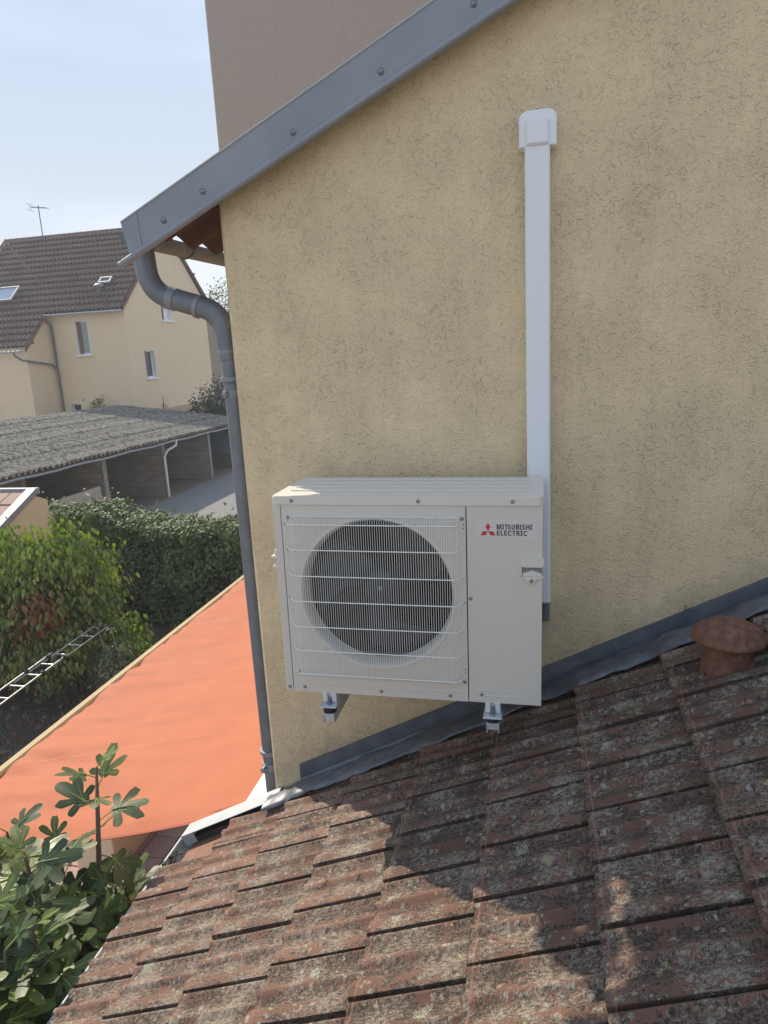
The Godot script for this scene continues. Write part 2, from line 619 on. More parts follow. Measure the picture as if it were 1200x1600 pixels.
func grounds() -> void:
	var g := Mb.new()
	g.quad(Vector3(-400, GROUND - 0.012, 300), Vector3(400, GROUND - 0.012, 300), Vector3(400, GROUND - 0.012, -400), Vector3(-400, GROUND - 0.012, -400))
	struct(obj("ground", g, M.far_ground))
	g = Mb.new()
	g.quad(Vector3(-40, GROUND - 0.008, 3.0), Vector3(-0.3, GROUND - 0.008, 3.0), Vector3(-0.3, GROUND - 0.008, -10.6), Vector3(-40, GROUND - 0.008, -10.6))
	struct(obj("garden_soil", g, M.soil))
	g = Mb.new()
	g.quad(Vector3(-20.0, GROUND - 0.004, -10.6), Vector3(12.0, GROUND - 0.004, -10.6), Vector3(12.0, GROUND - 0.004, -31.0), Vector3(-20.0, GROUND - 0.004, -31.0))
	struct(obj("gravel_yard", g, M.gravel))
	# clods and dead leaves on the bare garden soil
	var clod := Mb.new()
	clod.lathe([Vector2(0.0, -0.5), Vector2(0.8, -0.3), Vector2(1.0, 0.1), Vector2(0.6, 0.55), Vector2(0.0, 0.7)], 6)
	var xf := []
	var col := []
	rng.seed = 31
	for i in 2600:
		var p := Vector3(rng.randf_range(-10.0, -3.6), GROUND - 0.012, rng.randf_range(-9.0, -2.0))
		var r := pow(rng.randf(), 3.0) * 0.075 + 0.012
		xf.append(Transform3D(Basis.from_euler(Vector3(rng.randf() * TAU, rng.randf() * TAU, 0)).scaled(Vector3(r, r * 0.7, r)), p))
		var k := rng.randf_range(0.5, 1.3)
		col.append(Color(0.13 * k, 0.098 * k, 0.077 * k))
	struct(many("soil_clods", clod.done(), vcol(0.95), xf, col))
	xf = []
	col = []
	for i in 1500:
		var p := Vector3(rng.randf_range(-9.5, -3.6), GROUND + 0.02, rng.randf_range(-8.6, -2.6))
		xf.append(Transform3D(Basis.from_euler(Vector3(rng.randf_range(-0.5, 0.5), rng.randf() * TAU, rng.randf_range(-0.5, 0.5))).scaled(Vector3.ONE * rng.randf_range(0.05, 0.10)), p))
		var k := rng.randf_range(0.5, 1.2)
		col.append([Color(0.26 * k, 0.14 * k, 0.07 * k), Color(0.32 * k, 0.22 * k, 0.12 * k), Color(0.20 * k, 0.08 * k, 0.045 * k)][rng.randi() % 3])
	var litter := many("fallen_leaves", leaf_mesh(0.45), vcol(0.8), xf, col)
	tag(litter, "brown dead leaves strewn over the bare garden soil", "leaves")

	# patio of mixed slabs beside the awning
	var patio := Node3D.new()
	put(patio, "patio_paving")
	struct(patio)
	g = Mb.new()
	g.box(Vector3(-4.6, GROUND - 0.06, -7.4), Vector3(-0.8, GROUND + 0.010, 1.6))
	struct(obj("bedding", g, M.grout, patio))
	var x := -4.55
	var wide := [0.30, 0.16, 0.30, 0.30, 0.16]
	var n := 0
	while x < -0.9:
		var w: float = wide[n % 5]
		var z := -4.9 - rng.randf() * 0.2
		while z < 1.0:
			var l: float = [0.33, 0.33, 0.17, 0.48][rng.randi() % 4]
			if z > -4.9 and x + w < -0.9:
				g = Mb.new()
				var up := rng.randf_range(0.0, 0.004)
				g.box(Vector3(x + 0.006, GROUND - 0.03, z + 0.006), Vector3(x + w - 0.006, GROUND + 0.022 + up, z + l - 0.006), 0.004)
				obj("paving_slab", g, M.slab[rng.randi() % 2], patio)
			z += l
		x += w
		n += 1


func vcol(rough: float) -> StandardMaterial3D:
	var m := mat(Color.WHITE, rough)
	m.vertex_color_use_as_albedo = true
	return m


# a pointed leaf, one unit long along +y, folded on its midrib and drooping at the tip
func leaf_mesh(width := 0.45, fold := 0.16, droop := 0.2) -> ArrayMesh:
	var b := Mb.new()
	b.smooth(1)
	var prof := [[0.0, 0.0], [0.3, 0.9], [0.62, 0.75], [1.0, 0.0]]
	for i in 3:
		for s in [-1, 1]:
			var y0: float = prof[i][0]
			var y1: float = prof[i + 1][0]
			var w0: float = prof[i][1] * width * 0.5
			var w1: float = prof[i + 1][1] * width * 0.5
			var a := Vector3(0, y0, -droop * y0 * y0)
			var d := Vector3(0, y1, -droop * y1 * y1)
			var p := a + Vector3(s * w0, 0, fold * w0 * 2)
			var q := d + Vector3(s * w1, 0, fold * w1 * 2)
			if i == 0:
				b.tri(a, q, d) if s > 0 else b.tri(a, d, q)
			elif i == 2:
				b.tri(a, p, d) if s > 0 else b.tri(a, d, p)
			else:
				if s > 0:
					b.quad(a, p, q, d)
				else:
					b.quad(a, d, q, p)
	return b.done()


func wall_top(x: float) -> float:
	return 1.66 + 0.473 * (x + 0.26)


func yellow_house() -> void:
	var t := thing("rendered_house", "yellow roughcast house gable with zinc verge and downpipe, filling the picture's middle and right", "house", Vector3(-0.258, GROUND, 0))
	var inv := -t.position
	var b := Mb.new()
	b.t = Transform3D(Basis.IDENTITY, inv)
	var x0 := -0.258
	var x1 := 4.2
	# the gable wall, with a softly broken corner
	var uv := func(p: Vector3) -> Vector2: return Vector2((p.x + 0.5) / 3.2, (2.4 - p.y) / 3.2)
	var cols := 12
	for i in cols:
		var xa := lerpf(x0 + 0.012, x1, float(i) / cols)
		var xb := lerpf(x0 + 0.012, x1, float(i + 1) / cols)
		var p := [Vector3(xa, GROUND, 0), Vector3(xb, GROUND, 0), Vector3(xb, wall_top(xb), 0), Vector3(xa, wall_top(xa), 0)]
		b.quaduv(p, p.map(uv))
	var p2 := [Vector3(x0, GROUND, -0.012), Vector3(x0 + 0.012, GROUND, 0), Vector3(x0 + 0.012, wall_top(x0), 0), Vector3(x0, wall_top(x0), -0.012)]
	b.quaduv(p2, p2.map(uv))
	p2 = [Vector3(x0, GROUND, -6.9), Vector3(x0, GROUND, -0.012), Vector3(x0, wall_top(x0), -0.012), Vector3(x0, wall_top(x0), -6.9)]
	b.quaduv(p2, [Vector2(2, 2), Vector2(0, 2), Vector2(0, 0), Vector2(2, 0)])
	p2 = [Vector3(x1, GROUND, 0), Vector3(x1, GROUND, -6.9), Vector3(x1, wall_top(x1), -6.9), Vector3(x1, wall_top(x1), 0)]
	b.quaduv(p2, [Vector2(2, 2), Vector2(0, 2), Vector2(0, 0), Vector2(2, 0)])
	p2 = [Vector3(x1, GROUND, -6.9), Vector3(x0, GROUND, -6.9), Vector3(x0, wall_top(x0), -6.9), Vector3(x1, wall_top(x1), -6.9)]
	b.quaduv(p2, [Vector2(2, 2), Vector2(0, 2), Vector2(0, 0), Vector2(2, 0)])
	obj("wall", b, M.wall, t)

	# roof: boards on the wall tops, tiles over them, the first courses lapping past the eave
	b = Mb.new()
	b.t = Transform3D(Basis.IDENTITY, inv)
	var deck := PackedVector2Array([Vector2(-0.27, wall_top(-0.27) + 0.01), Vector2(x1, wall_top(x1) + 0.01), Vector2(x1, wall_top(x1) + 0.06), Vector2(-0.27, wall_top(-0.27) + 0.06)])
	b.prism(deck, -6.9, 0.03)
	obj("roof_deck", b, M.wood, t)
	var wave := Mb.new()
	wave.smooth(1)
	var N := 12
	var L := 0.46
	for i in N:
		var za := -0.22 * i / N
		var zb := -0.22 * (i + 1) / N
		var ha := 0.022 * sin(TAU * i / N)
		var hb := 0.022 * sin(TAU * (i + 1) / N)
		wave.quad(Vector3(0, ha, za), Vector3(L, ha, za), Vector3(L, hb, zb), Vector3(0, hb, zb))
		wave.quad(Vector3(0, hb - 0.016, zb), Vector3(L, hb - 0.016, zb), Vector3(L, ha - 0.016, za), Vector3(0, ha - 0.016, za))
	wave.smooth(-1)
	for i in N:
		var za := -0.22 * i / N
		var zb := -0.22 * (i + 1) / N
		var ha := 0.022 * sin(TAU * i / N)
		var hb := 0.022 * sin(TAU * (i + 1) / N)
		wave.quad(Vector3(0, ha - 0.016, za), Vector3(0, ha, za), Vector3(0, hb, zb), Vector3(0, hb - 0.016, zb))
	var wm := wave.done()
	for c in 3:
		for r in 14:
			var o := obj("roof_tile", wm, M.under_tile, t)
			var xx := -0.548 + c * 0.36
			o.transform = Transform3D(Basis(Vector3.BACK, 0.4419 - 0.03), Vector3(xx, wall_top(xx) + 0.055, 0.05 - r * 0.22) + inv)
	b = Mb.new()
	b.t = Transform3D(Basis.IDENTITY, inv)
	var cover := PackedVector2Array([Vector2(0.45, wall_top(0.45) + 0.061), Vector2(x1, wall_top(x1) + 0.061), Vector2(x1, wall_top(x1) + 0.08), Vector2(0.45, wall_top(0.45) + 0.08)])
	b.prism(cover, -6.9, 0.05)
	obj("roof_covering", b, M.clean_tile, t)

	# zinc verge: an upright board with a bead along its foot and a fold along its head
	var k := 0.470
	var va := Vector3(-0.592, 1.578, 0.08)
	b = Mb.new()
	b.t = Transform3D(Basis.IDENTITY, inv)
	var hi := func(x: float) -> float: return 1.585 + k * (x + 0.592)
	var lo := func(x: float) -> float: return 1.463 + (k - 0.006) * (x + 0.578) - 0.0 * x
	var outline := PackedVector2Array([Vector2(-0.572, lo.call(-0.572)), Vector2(x1, lo.call(x1)), Vector2(x1, hi.call(x1)), Vector2(-0.592, hi.call(-0.592))])
	b.prism(outline, 0.074, 0.080)
	# the head folds back over the tiles
	b.face([Vector3(-0.592, hi.call(-0.592), 0.080), Vector3(x1, hi.call(x1), 0.080), Vector3(x1, hi.call(x1) + 0.004, -0.05), Vector3(-0.592, hi.call(-0.592) + 0.004, -0.05)], Vector3(0, -9, 0))
	var vb := obj("verge_board", b, M.zinc, t)
	b = Mb.new()
	b.t = Transform3D(Basis.IDENTITY, inv)
	b.tube([Vector3(-0.612, lo.call(-0.612) - 0.004, 0.088), Vector3(x1, lo.call(x1) - 0.004, 0.088)], 0.0125, 14)
	obj("bead", b, M.zinc, vb)
	b = Mb.new()
	b.t = Transform3D(Basis.IDENTITY, inv)
	b.tube([Vector3(-0.592, hi.call(-0.592) + 0.002, 0.079), Vector3(x1, hi.call(x1) + 0.002, 0.079)], 0.0045, 8)
	obj("head_glint", b, M.zinc_new, vb)  # bead added in paler metal to paint the sunlit line along the head
	b = Mb.new()
	b.t = Transform3D(Basis.IDENTITY, inv)
	b.prism(PackedVector2Array([Vector2(-0.535, lo.call(-0.535) + 0.012), Vector2(-0.52, lo.call(-0.52) + 0.012), Vector2(-0.527, hi.call(-0.527) - 0.004), Vector2(-0.542, hi.call(-0.542) - 0.004)]), 0.080, 0.0825)
	obj("lap_seam", b, M.zinc, vb)
	var dome := Mb.new()
	dome.lathe([Vector2(0.011, 0.0), Vector2(0.011, 0.002), Vector2(0.0075, 0.003), Vector2(0.0065, 0.006), Vector2(0.003, 0.008), Vector2(0, 0.008)], 12)
	var dm := dome.done()
	for s in [Vector2(-0.427, 1.58), Vector2(-0.272, 1.658), Vector2(0.063, 1.805), Vector2(0.362, 1.945), Vector2(0.652, 2.09), Vector2(0.97, 2.235)]:
		var o := obj("screw", dm, M.screw, vb)
		o.transform = Transform3D(Basis(Vector3.RIGHT, PI / 2), Vector3(s.x, s.y, 0.080) + inv)

	# gutter under the eave, running back from the verge
	b = Mb.new()
	b.t = Transform3D(Basis.IDENTITY, inv)
	half_gutter(b, -0.625, 1.572, -0.04, -5.5, 0.048, 0.06)
	var gu := obj("gutter", b, M.gutter_old, t)
	for z in [-0.45, -1.0, -1.6, -2.2]:
		b = Mb.new()
		b.t = Transform3D(Basis.IDENTITY, inv)
		var pts := []
		for i in 9:
			var a := PI + PI * i / 8.0
			pts.append(Vector3(-0.625 + 0.052 * cos(a), 1.574 + 0.052 * sin(a) - 0.011 * z, z))
		pts.append(Vector3(-0.57, 1.595 - 0.011 * z, z))
		pts.append(Vector3(-0.50, 1.625 - 0.011 * z, z))
		b.tube(pts, 0.006, 6)
		obj("bracket", b, M.zinc_dark, gu)

	# downpipe with a swan neck
	var dp := obj("downpipe", pipe([[-0.312, 1.13, -0.10], [-0.310, -0.82, -0.112]], 0.035, inv), M.pipe, t)
	var neck := []
	var corners := [Vector3(-0.622, 1.535, -0.10), Vector3(-0.612, 1.365, -0.10), Vector3(-0.326, 1.272, -0.10), Vector3(-0.312, 1.10, -0.10)]
	neck.append(corners[0])
	for j in [1, 2]:
		var ia: Vector3 = corners[j] + (corners[j - 1] - corners[j]).normalized() * 0.085
		var ib: Vector3 = corners[j] + (corners[j + 1] - corners[j]).normalized() * 0.085
		for i in 9:
			var f := i / 8.0
			neck.append(ia.lerp(corners[j], f).lerp(corners[j].lerp(ib, f), f))
	neck.append(corners[3])
	b = Mb.new()
	b.t = Transform3D(Basis.IDENTITY, inv)
	b.tube(neck, 0.0405, 20)
	obj("swan_neck", b, M.pipe, dp)
	for c in [[Vector3(-0.535, 1.340, -0.10), Vector3(-0.508, 1.330, -0.10), 0.0435], [Vector3(-0.428, 1.302, -0.10), Vector3(-0.412, 1.297, -0.10), 0.0435], [Vector3(-0.3125, 1.135, -0.10), Vector3(-0.3125, 1.122, -0.10), 0.0425],
			[Vector3(-0.312, 1.035, -0.1005), Vector3(-0.312, 1.018, -0.1005), 0.045], [Vector3(-0.312, 0.985, -0.101), Vector3(-0.312, 0.955, -0.101), 0.041],
			[Vector3(-0.310, -0.555, -0.1105), Vector3(-0.310, -0.572, -0.1105), 0.045], [Vector3(-0.310, -0.615, -0.1108), Vector3(-0.310, -0.645, -0.111), 0.041]]:
		b = Mb.new()
		b.t = Transform3D(Basis.IDENTITY, inv)
		b.tube([c[0], c[1]], c[2], 20)
		obj("collar", b, M.zinc, dp)
	for y in [0.97, -0.63]:
		b = Mb.new()
		b.t = Transform3D(Basis.IDENTITY, inv)
		b.box(Vector3(-0.337, y - 0.012, -0.078), Vector3(-0.320, y + 0.012, -0.050), 0.003)
		b.tube([Vector3(-0.341, y, -0.058), Vector3(-0.314, y, -0.058)], 0.005, 8)
		obj("clamp", b, M.screw, dp)


func half_gutter(b: Mb, x: float, y: float, z0: float, z1: float, r: float, rise: float) -> void:
	var n := 10
	for i in n:
		var a := PI + PI * i / n
		var c := PI + PI * (i + 1) / n
		for s in [[r, 1], [r - 0.003, -1]]:
			var p := Vector3(x + s[0] * cos(a), y + s[0] * sin(a), z0)
			var q := Vector3(x + s[0] * cos(c), y + s[0] * sin(c), z0)
			var up := Vector3(0, rise, z1 - z0)
			b.smooth(1 if s[1] > 0 else 2)
			if s[1] > 0:
				b.quad(p, q, q + up, p + up)
			else:
				b.quad(p, p + up, q + up, q)
	b.smooth(-1)
	# rolled outer lip and a stop at either end
	b.tube([Vector3(x - r, y, z0), Vector3(x - r, y + rise, z1)], 0.007, 8)
	for e in [[z0, 0.0], [z1, rise]]:
		var fan := []
		for i in n + 1:
			fan.append(Vector3(x + r * cos(PI + PI * i / n), y + r * sin(PI + PI * i / n) + e[1], e[0]))
		b.face(fan, Vector3(x, y, (z0 + z1) / 2))


func pipe(pts: Array, r: float, inv: Vector3) -> Mb:
	var b := Mb.new()
	b.t = Transform3D(Basis.IDENTITY, inv)
	b.tube(pts.map(func(p: Array) -> Vector3: return Vector3(p[0], p[1], p[2])), r, 20)
	return b


func roof_y(x: float) -> float:
	return -0.5745 + 0.5 * x


# height of a tile's face across its width, t from the joint far from the camera to the near one
func tile_profile() -> Array:
	return [[0.0, -0.004], [0.012, 0.006], [0.03, 0.010], [0.065, 0.009], [0.11, 0.001], [0.24, 0.0], [0.36, 0.002], [0.405, 0.013], [0.47, 0.014], [0.51, 0.003], [0.57, 0.0], [0.66, 0.001], [0.715, 0.010], [0.80, 0.015], [0.90, 0.013], [0.957, 0.011], [0.964, -0.006]]


func lower_roof() -> void:
	var t := thing("tiled_roof", "lichen-crusted red clay tile roof sloping up to the right in the foreground", "roof", Vector3(-0.62, -0.9, 0.1))
	var inv := -t.position
	rng.seed = 9
	var prof := tile_profile()
	var slope := Basis(Vector3.BACK, PITCH)
	var uvof := func(p: Vector3) -> Vector2: return Vector2((p.x + 0.9) / 3.6, p.z / 3.6)
	for k in 14:
		for i in 12:
			if i == 0 and k == 0:
				continue
			var x := TILE_X + i * TILE_G
			var z := TILE_Z + k * TILE_W
			if k == 0 and x < -0.2:
				z += 0.02
			var len := TILE_G / cos(PITCH) + 0.045
			var start := 0.0
			if i == 0:
				start = 0.022
			# each tile lies a little differently
			var dz := rng.randf_range(-0.003, 0.003)
			var lift := rng.randf_range(-0.002, 0.003)
			var twist := rng.randf_range(-0.006, 0.006)
			var nose := rng.randf_range(0.022, 0.027)
			var xf := Transform3D(slope * Basis(Vector3.UP, twist), Vector3(x, roof_y(x) + lift, z + dz))
			var pt := func(s: float, j: int, down: float) -> Vector3:
				var u: float = prof[j][0]
				var hh: float = prof[j][1] + lerpf(nose, -0.010, s / (TILE_G / cos(PITCH)))
				return xf * Vector3(s, hh - down, u * TILE_W)
			var b := Mb.new()
			b.t = Transform3D(Basis.IDENTITY, inv)
			b.smooth(1)
			for seg in [[start + 0.006, 0.14], [0.14, len]]:
				for j in prof.size() - 1:
					if j == prof.size() - 2:
						b.smooth(-1)
					else:
						b.smooth(1)
					var q := [pt.call(seg[0], j + 1, 0.0), pt.call(seg[1], j + 1, 0.0), pt.call(seg[1], j, 0.0), pt.call(seg[0], j, 0.0)]
					var uq := q.map(uvof)
					if j == prof.size() - 2:
						uq[0].y += 0.017 / 3.6
						uq[1].y += 0.017 / 3.6
					b.quaduv(q, uq)
			# rounded nose and butt
			b.smooth(2)
			for j in prof.size() - 1:
				var q := [pt.call(start, j + 1, 0.005), pt.call(start + 0.006, j + 1, 0.0), pt.call(start + 0.006, j, 0.0), pt.call(start, j, 0.005)]
				b.quaduv(q, q.map(uvof))
				var us := q.map(uvof)
				q = [pt.call(start, j + 1, 0.034), pt.call(start, j + 1, 0.005), pt.call(start, j, 0.005), pt.call(start, j, 0.034)]
				var lower := Vector2(-0.03 / 3.6, 0)
				b.quaduv(q, [us[0] + lower, us[0], us[3], us[3] + lower])
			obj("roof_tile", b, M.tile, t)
	# boarding under the tiles
	var b2 := Mb.new()
	b2.t = Transform3D(Basis.IDENTITY, inv)
	b2.prism(PackedVector2Array([Vector2(-0.62, roof_y(-0.62) - 0.055), Vector2(2.72, roof_y(2.72) - 0.055), Vector2(2.72, roof_y(2.72) - 0.03), Vector2(-0.62, roof_y(-0.62) - 0.03)]), 0.01, 2.72)
	obj("roof_deck", b2, M.wood, t)
	# gutter along the eave
	b2 = Mb.new()
	b2.t = Transform3D(Basis.IDENTITY, inv)
	half_gutter(b2, -0.645, -0.945, 2.72, 0.03, 0.055, 0.012)
	var gu := obj("gutter", b2, M.zinc_new, t)
	rng.seed = 12
	b2 = Mb.new()
	for i in 60:
		b2.t = Transform3D(Basis.from_euler(Vector3(rng.randf() * 6, rng.randf() * 6, rng.randf() * 6)), Vector3(-0.665 + rng.randf_range(-0.02, 0.02), -0.93 + rng.randf_range(-0.015, 0.012), rng.randf_range(0.13, 0.32)) + inv)
		var r := rng.randf_range(0.004, 0.011)
		b2.box(-Vector3(r, r * 0.3, r * 0.7), Vector3(r, r * 0.3, r * 0.7))
	stuff(obj("leaf_litter", b2, mat(lin(0.07, 0.06, 0.05), 0.9), gu))
	# the wall that carries the roof
	b2 = Mb.new()
	b2.t = Transform3D(Basis.IDENTITY, inv)
	b2.prism(PackedVector2Array([Vector2(-0.5, GROUND), Vector2(2.7, GROUND), Vector2(2.7, roof_y(2.7) - 0.06), Vector2(-0.5, roof_y(-0.5) - 0.06)]), 0.02, 2.7)
	obj("wall", b2, M.cream, t)


func tall_building() -> void:
	var t := thing("tall_building", "tall grey-brown rendered building rising behind the zinc verge", "building", Vector3(-3.26, GROUND, -7.0))
	var inv := -t.position
	var b := Mb.new()
	b.t = Transform3D(Basis.IDENTITY, inv)
	b.box(Vector3(-3.262, GROUND, -15.0), Vector3(9.0, 10.5, -7.0), 0.02)
	obj("wall", b, M.taupe, t)
	b = Mb.new()
	b.t = Transform3D(Basis.IDENTITY, inv)
	b.box(Vector3(-3.5, 10.5, -15.2), Vector3(9.2, 10.75, -6.8), 0.02)
	obj("roof", b, M.zinc_dark, t)


func flashing() -> void:
	var t := thing("wall_flashing", "dark grey zinc and lead flashing where the yellow wall meets the tile roof", "flashing", Vector3(-0.14, roof_y(-0.14), 0.02))
	var inv := -t.position
	# upright band, bent out along its foot, in two lengths with a lap at the joint
	for run in [[-0.135, 1.335], [1.33, 2.7]]:
		var b := Mb.new()
		b.t = Transform3D(Basis.IDENTITY, inv)
		var z := 0.006 if run[0] < 0 else 0.0075
		var sect := [Vector2(0.0, 0.092), Vector2(z + 0.006, 0.092), Vector2(z + 0.004, 0.03), Vector2(z + 0.016, 0.012), Vector2(z + 0.014, 0.006), Vector2(0.0, 0.012)]
		for j in sect.size():
			var a: Vector2 = sect[j]
			var c: Vector2 = sect[(j + 1) % sect.size()]
			var pa := Vector3(run[0], roof_y(run[0]) + 0.004 + a.y - 0.012 * (run[0] + 0.135), a.x)
			var pb := Vector3(run[1], roof_y(run[1]) + 0.004 + a.y - 0.012 * (run[1] + 0.135), a.x)
			var pc := Vector3(run[1], roof_y(run[1]) + 0.004 + c.y - 0.012 * (run[1] + 0.135), c.x)
			var pd := Vector3(run[0], roof_y(run[0]) + 0.004 + c.y - 0.012 * (run[0] + 0.135), c.x)
			var mid := Vector3((run[0] + run[1]) / 2, roof_y((run[0] + run[1]) / 2) + 0.05, z * 0.5)
			b.face([pa, pb, pc, pd], mid)
		var endf := []
		for s in sect:
			endf.append(Vector3(run[0], roof_y(run[0]) + 0.004 + s.y, s.x))
		b.face(endf, Vector3(9, 9, 0))
		obj("cover_band", b, M.zinc_dark, t)
	# soft apron dressed down over the tiles: it steps where the tiles step
	for run in [[-0.262, 1.262, 0.0], [1.245, 2.7, 0.003]]:
		var b := Mb.new()
		b.t = Transform3D(Basis.IDENTITY, inv)
		b.smooth(1)
		var nx := int((run[1] - run[0]) / 0.02)
		var wob := noise(61, 6.0, 3)
		var rows := []
		for i in nx + 1:
			var x: float = lerpf(run[0], run[1], float(i) / nx)
			var f := fposmod((x - TILE_X) / TILE_G, 1.0)
			var step := lerpf(0.036, 0.012, f / 0.88) if f < 0.88 else lerpf(0.012, 0.036, (f - 0.88) / 0.12)
			var reach := 0.140 + 0.022 * wob.get_noise_2d(x * 0.6, 3) + 0.020 * (step - 0.015) / 0.015
			var row := []
			for j in 8:
				var v := j / 7.0
				var z := lerpf(0.008, reach, v)
				var y := roof_y(x) + lerpf(0.016, 0.014 + step, pow(v, 0.6)) + 0.012 * sin(PI * v) + 0.013 * wob.get_noise_2d(x, v * 0.5) * (1 - v * 0.5) + 0.006 * wob.get_noise_2d(x * 2.4, v)
				row.append(Vector3(x, y + run[2], z))
			row.append(Vector3(x, row[7].y - 0.009, reach + 0.003))
			rows.append(row)
		for i in nx:
			for j in 8:
				b.quad(rows[i][j + 1], rows[i + 1][j + 1], rows[i + 1][j], rows[i][j])
		obj("apron", b, M.lead, t)


func zinc_strip() -> void:
	var t := thing("zinc_strip", "bright new zinc edge strip on the roof corner below the downpipe", "flashing", Vector3(-0.43, roof_y(-0.43), 0.05))
	var inv := -t.position
	var up := 0.026
	var b := Mb.new()
	b.t = Transform3D(Basis(Vector3.BACK, PITCH), Vector3(-0.43, roof_y(-0.43) + up, 0) + inv)
	b.box(Vector3(-0.265, 0.0, 0.008), Vector3(0.235, 0.004, 0.098), 0.0015)
	b.box(Vector3(-0.262, -0.03, 0.005), Vector3(0.235, 0.002, 0.009))
	b.box(Vector3(-0.262, -0.045, 0.094), Vector3(-0.20, 0.001, 0.0965))
	obj("cap", b, M.zinc_new, t)
	b = Mb.new()
	b.t = Transform3D(Basis(Vector3.BACK, PITCH) * Basis(Vector3.RIGHT, 0.35), Vector3(-0.215, roof_y(-0.215) + up + 0.006, 0.082) + inv)
	b.box(Vector3(-0.005, -0.002, 0.0), Vector3(0.052, 0.001, 0.05))
	obj("folded_tab", b, M.zinc_new, t)
	b = Mb.new()
	b.t = Transform3D(Basis(Vector3.BACK, PITCH), Vector3(-0.43, roof_y(-0.43), 0) + inv)
	b.box(Vector3(-0.225, -0.06, 0.02), Vector3(0.2, -0.004, 0.09), 0.003)
	obj("batten", b, mat(lin(0.05, 0.035, 0.03), 0.9), t)


func rounded(w0: float, h0: float, w1: float, h1: float, r: float, n := 6, bottom := true) -> PackedVector2Array:
	var p := PackedVector2Array()
	for c in [[w1 - r, h1 - r, 0.0], [w0 + r, h1 - r, PI / 2], [w0 + r, h0 + r, PI], [w1 - r, h0 + r, PI * 1.5]]:
		if not bottom and c[2] > 3:
			p.append(Vector2(w0 if c[2] < 4 else w1, h0))
			continue
		for i in n + 1:
			var a: float = c[2] + PI / 2 * i / n
			p.append(Vector2(c[0] + r * cos(a), c[1] + r * sin(a)))
	return p


func trunking() -> void:
	var t := thing("cable_trunking", "white plastic pipe trunking running up the yellow wall behind the unit", "trunking", Vector3(0.834, 0.18, 0))
	var inv := -t.position
	var b := Mb.new()
	b.t = Transform3D(Basis.IDENTITY, inv)
	b.box(Vector3(0.798, 0.19, 0.001), Vector3(0.872, 1.72, 0.020), 0.002)
	obj("base", b, M.pvc, t)
	b = Mb.new()
	b.t = Transform3D(Basis.IDENTITY, inv)
	b.box(Vector3(0.7965, 0.20, 0.012), Vector3(0.8735, 1.72, 0.058), 0.006)
	obj("cover", b, M.pvc, t)
	# end cap: a flange on the wall and a raised hood
	b = Mb.new()
	b.t = Transform3D(Basis.IDENTITY, inv)
	b.prism(rounded(0.780, 1.688, 0.894, 1.792, 0.028, 8, false), 0.001, 0.050)
	b.prism(rounded(0.784, 1.690, 0.890, 1.788, 0.026, 8, false), 0.050, 0.056)
	var cap := obj("end_cap", b, M.pvc, t)
	b = Mb.new()
	b.t = Transform3D(Basis.IDENTITY, inv)
	b.box(Vector3(0.800, 1.690, 0.054), Vector3(0.8705, 1.764, 0.068), 0.008)
	obj("hood", b, M.pvc, cap)
	b = Mb.new()
	b.t = Transform3D(Basis.IDENTITY, inv)
	b.tube([Vector3(0.855, 0.13, 0.03), Vector3(0.855, 0.21, 0.03)], 0.016, 12)
	obj("pipe_foam", b, M.foam, t)


func brackets() -> void:
	var names := ["galvanised wall bracket under the unit's left end, below the fan grille", "galvanised wall bracket under the unit's right end, touching the roof flashing"]
	for i in 2:
		var x: float = [0.150, 0.690][i]
		var t := thing("wall_bracket", names[i], "bracket", Vector3(x, -0.066, 0.0), "brackets carrying the outdoor unit")
		# a C channel standing out from the wall
		var b := Mb.new()
		b.box(Vector3(-0.020, -0.002, 0.005), Vector3(0.020, 0.002, 0.437), 0.001)
		b.box(Vector3(-0.020, -0.030, 0.005), Vector3(-0.0165, -0.0025, 0.437), 0.001)
		b.box(Vector3(0.0165, -0.030, 0.005), Vector3(0.020, -0.0025, 0.437), 0.001)
		b.box(Vector3(-0.0164, -0.020, 0.430), Vector3(0.0164, -0.0025, 0.434), 0.001)
		obj("arm", b, M.galv, t)
		b = Mb.new()
		b.box(Vector3(-0.021, -0.05, 0.001), Vector3(0.021, 0.09, 0.006), 0.001)
		obj("wall_plate", b, M.galv, t)
		b = Mb.new()
		b.t = Transform3D(Basis.IDENTITY, Vector3(0, 0.002, 0.412))
		b.lathe([Vector2(0.022, 0.0), Vector2(0.0235, 0.004), Vector2(0.021, 0.012), Vector2(0.022, 0.021), Vector2(0.0, 0.021)], 18)
		obj("rubber_mount", b, M.rubber, t)
		b = Mb.new()
		b.t = Transform3D(Basis.IDENTITY, Vector3(0, 0.0, 0.410))
		b.tube([Vector3(0, 0.028, 0), Vector3(0, 0.036, 0)], 0.0085, 6)
		b.tube([Vector3(0, 0.0, 0), Vector3(0, 0.05, 0)], 0.004, 8)
		obj("bolt", b, M.screw, t)


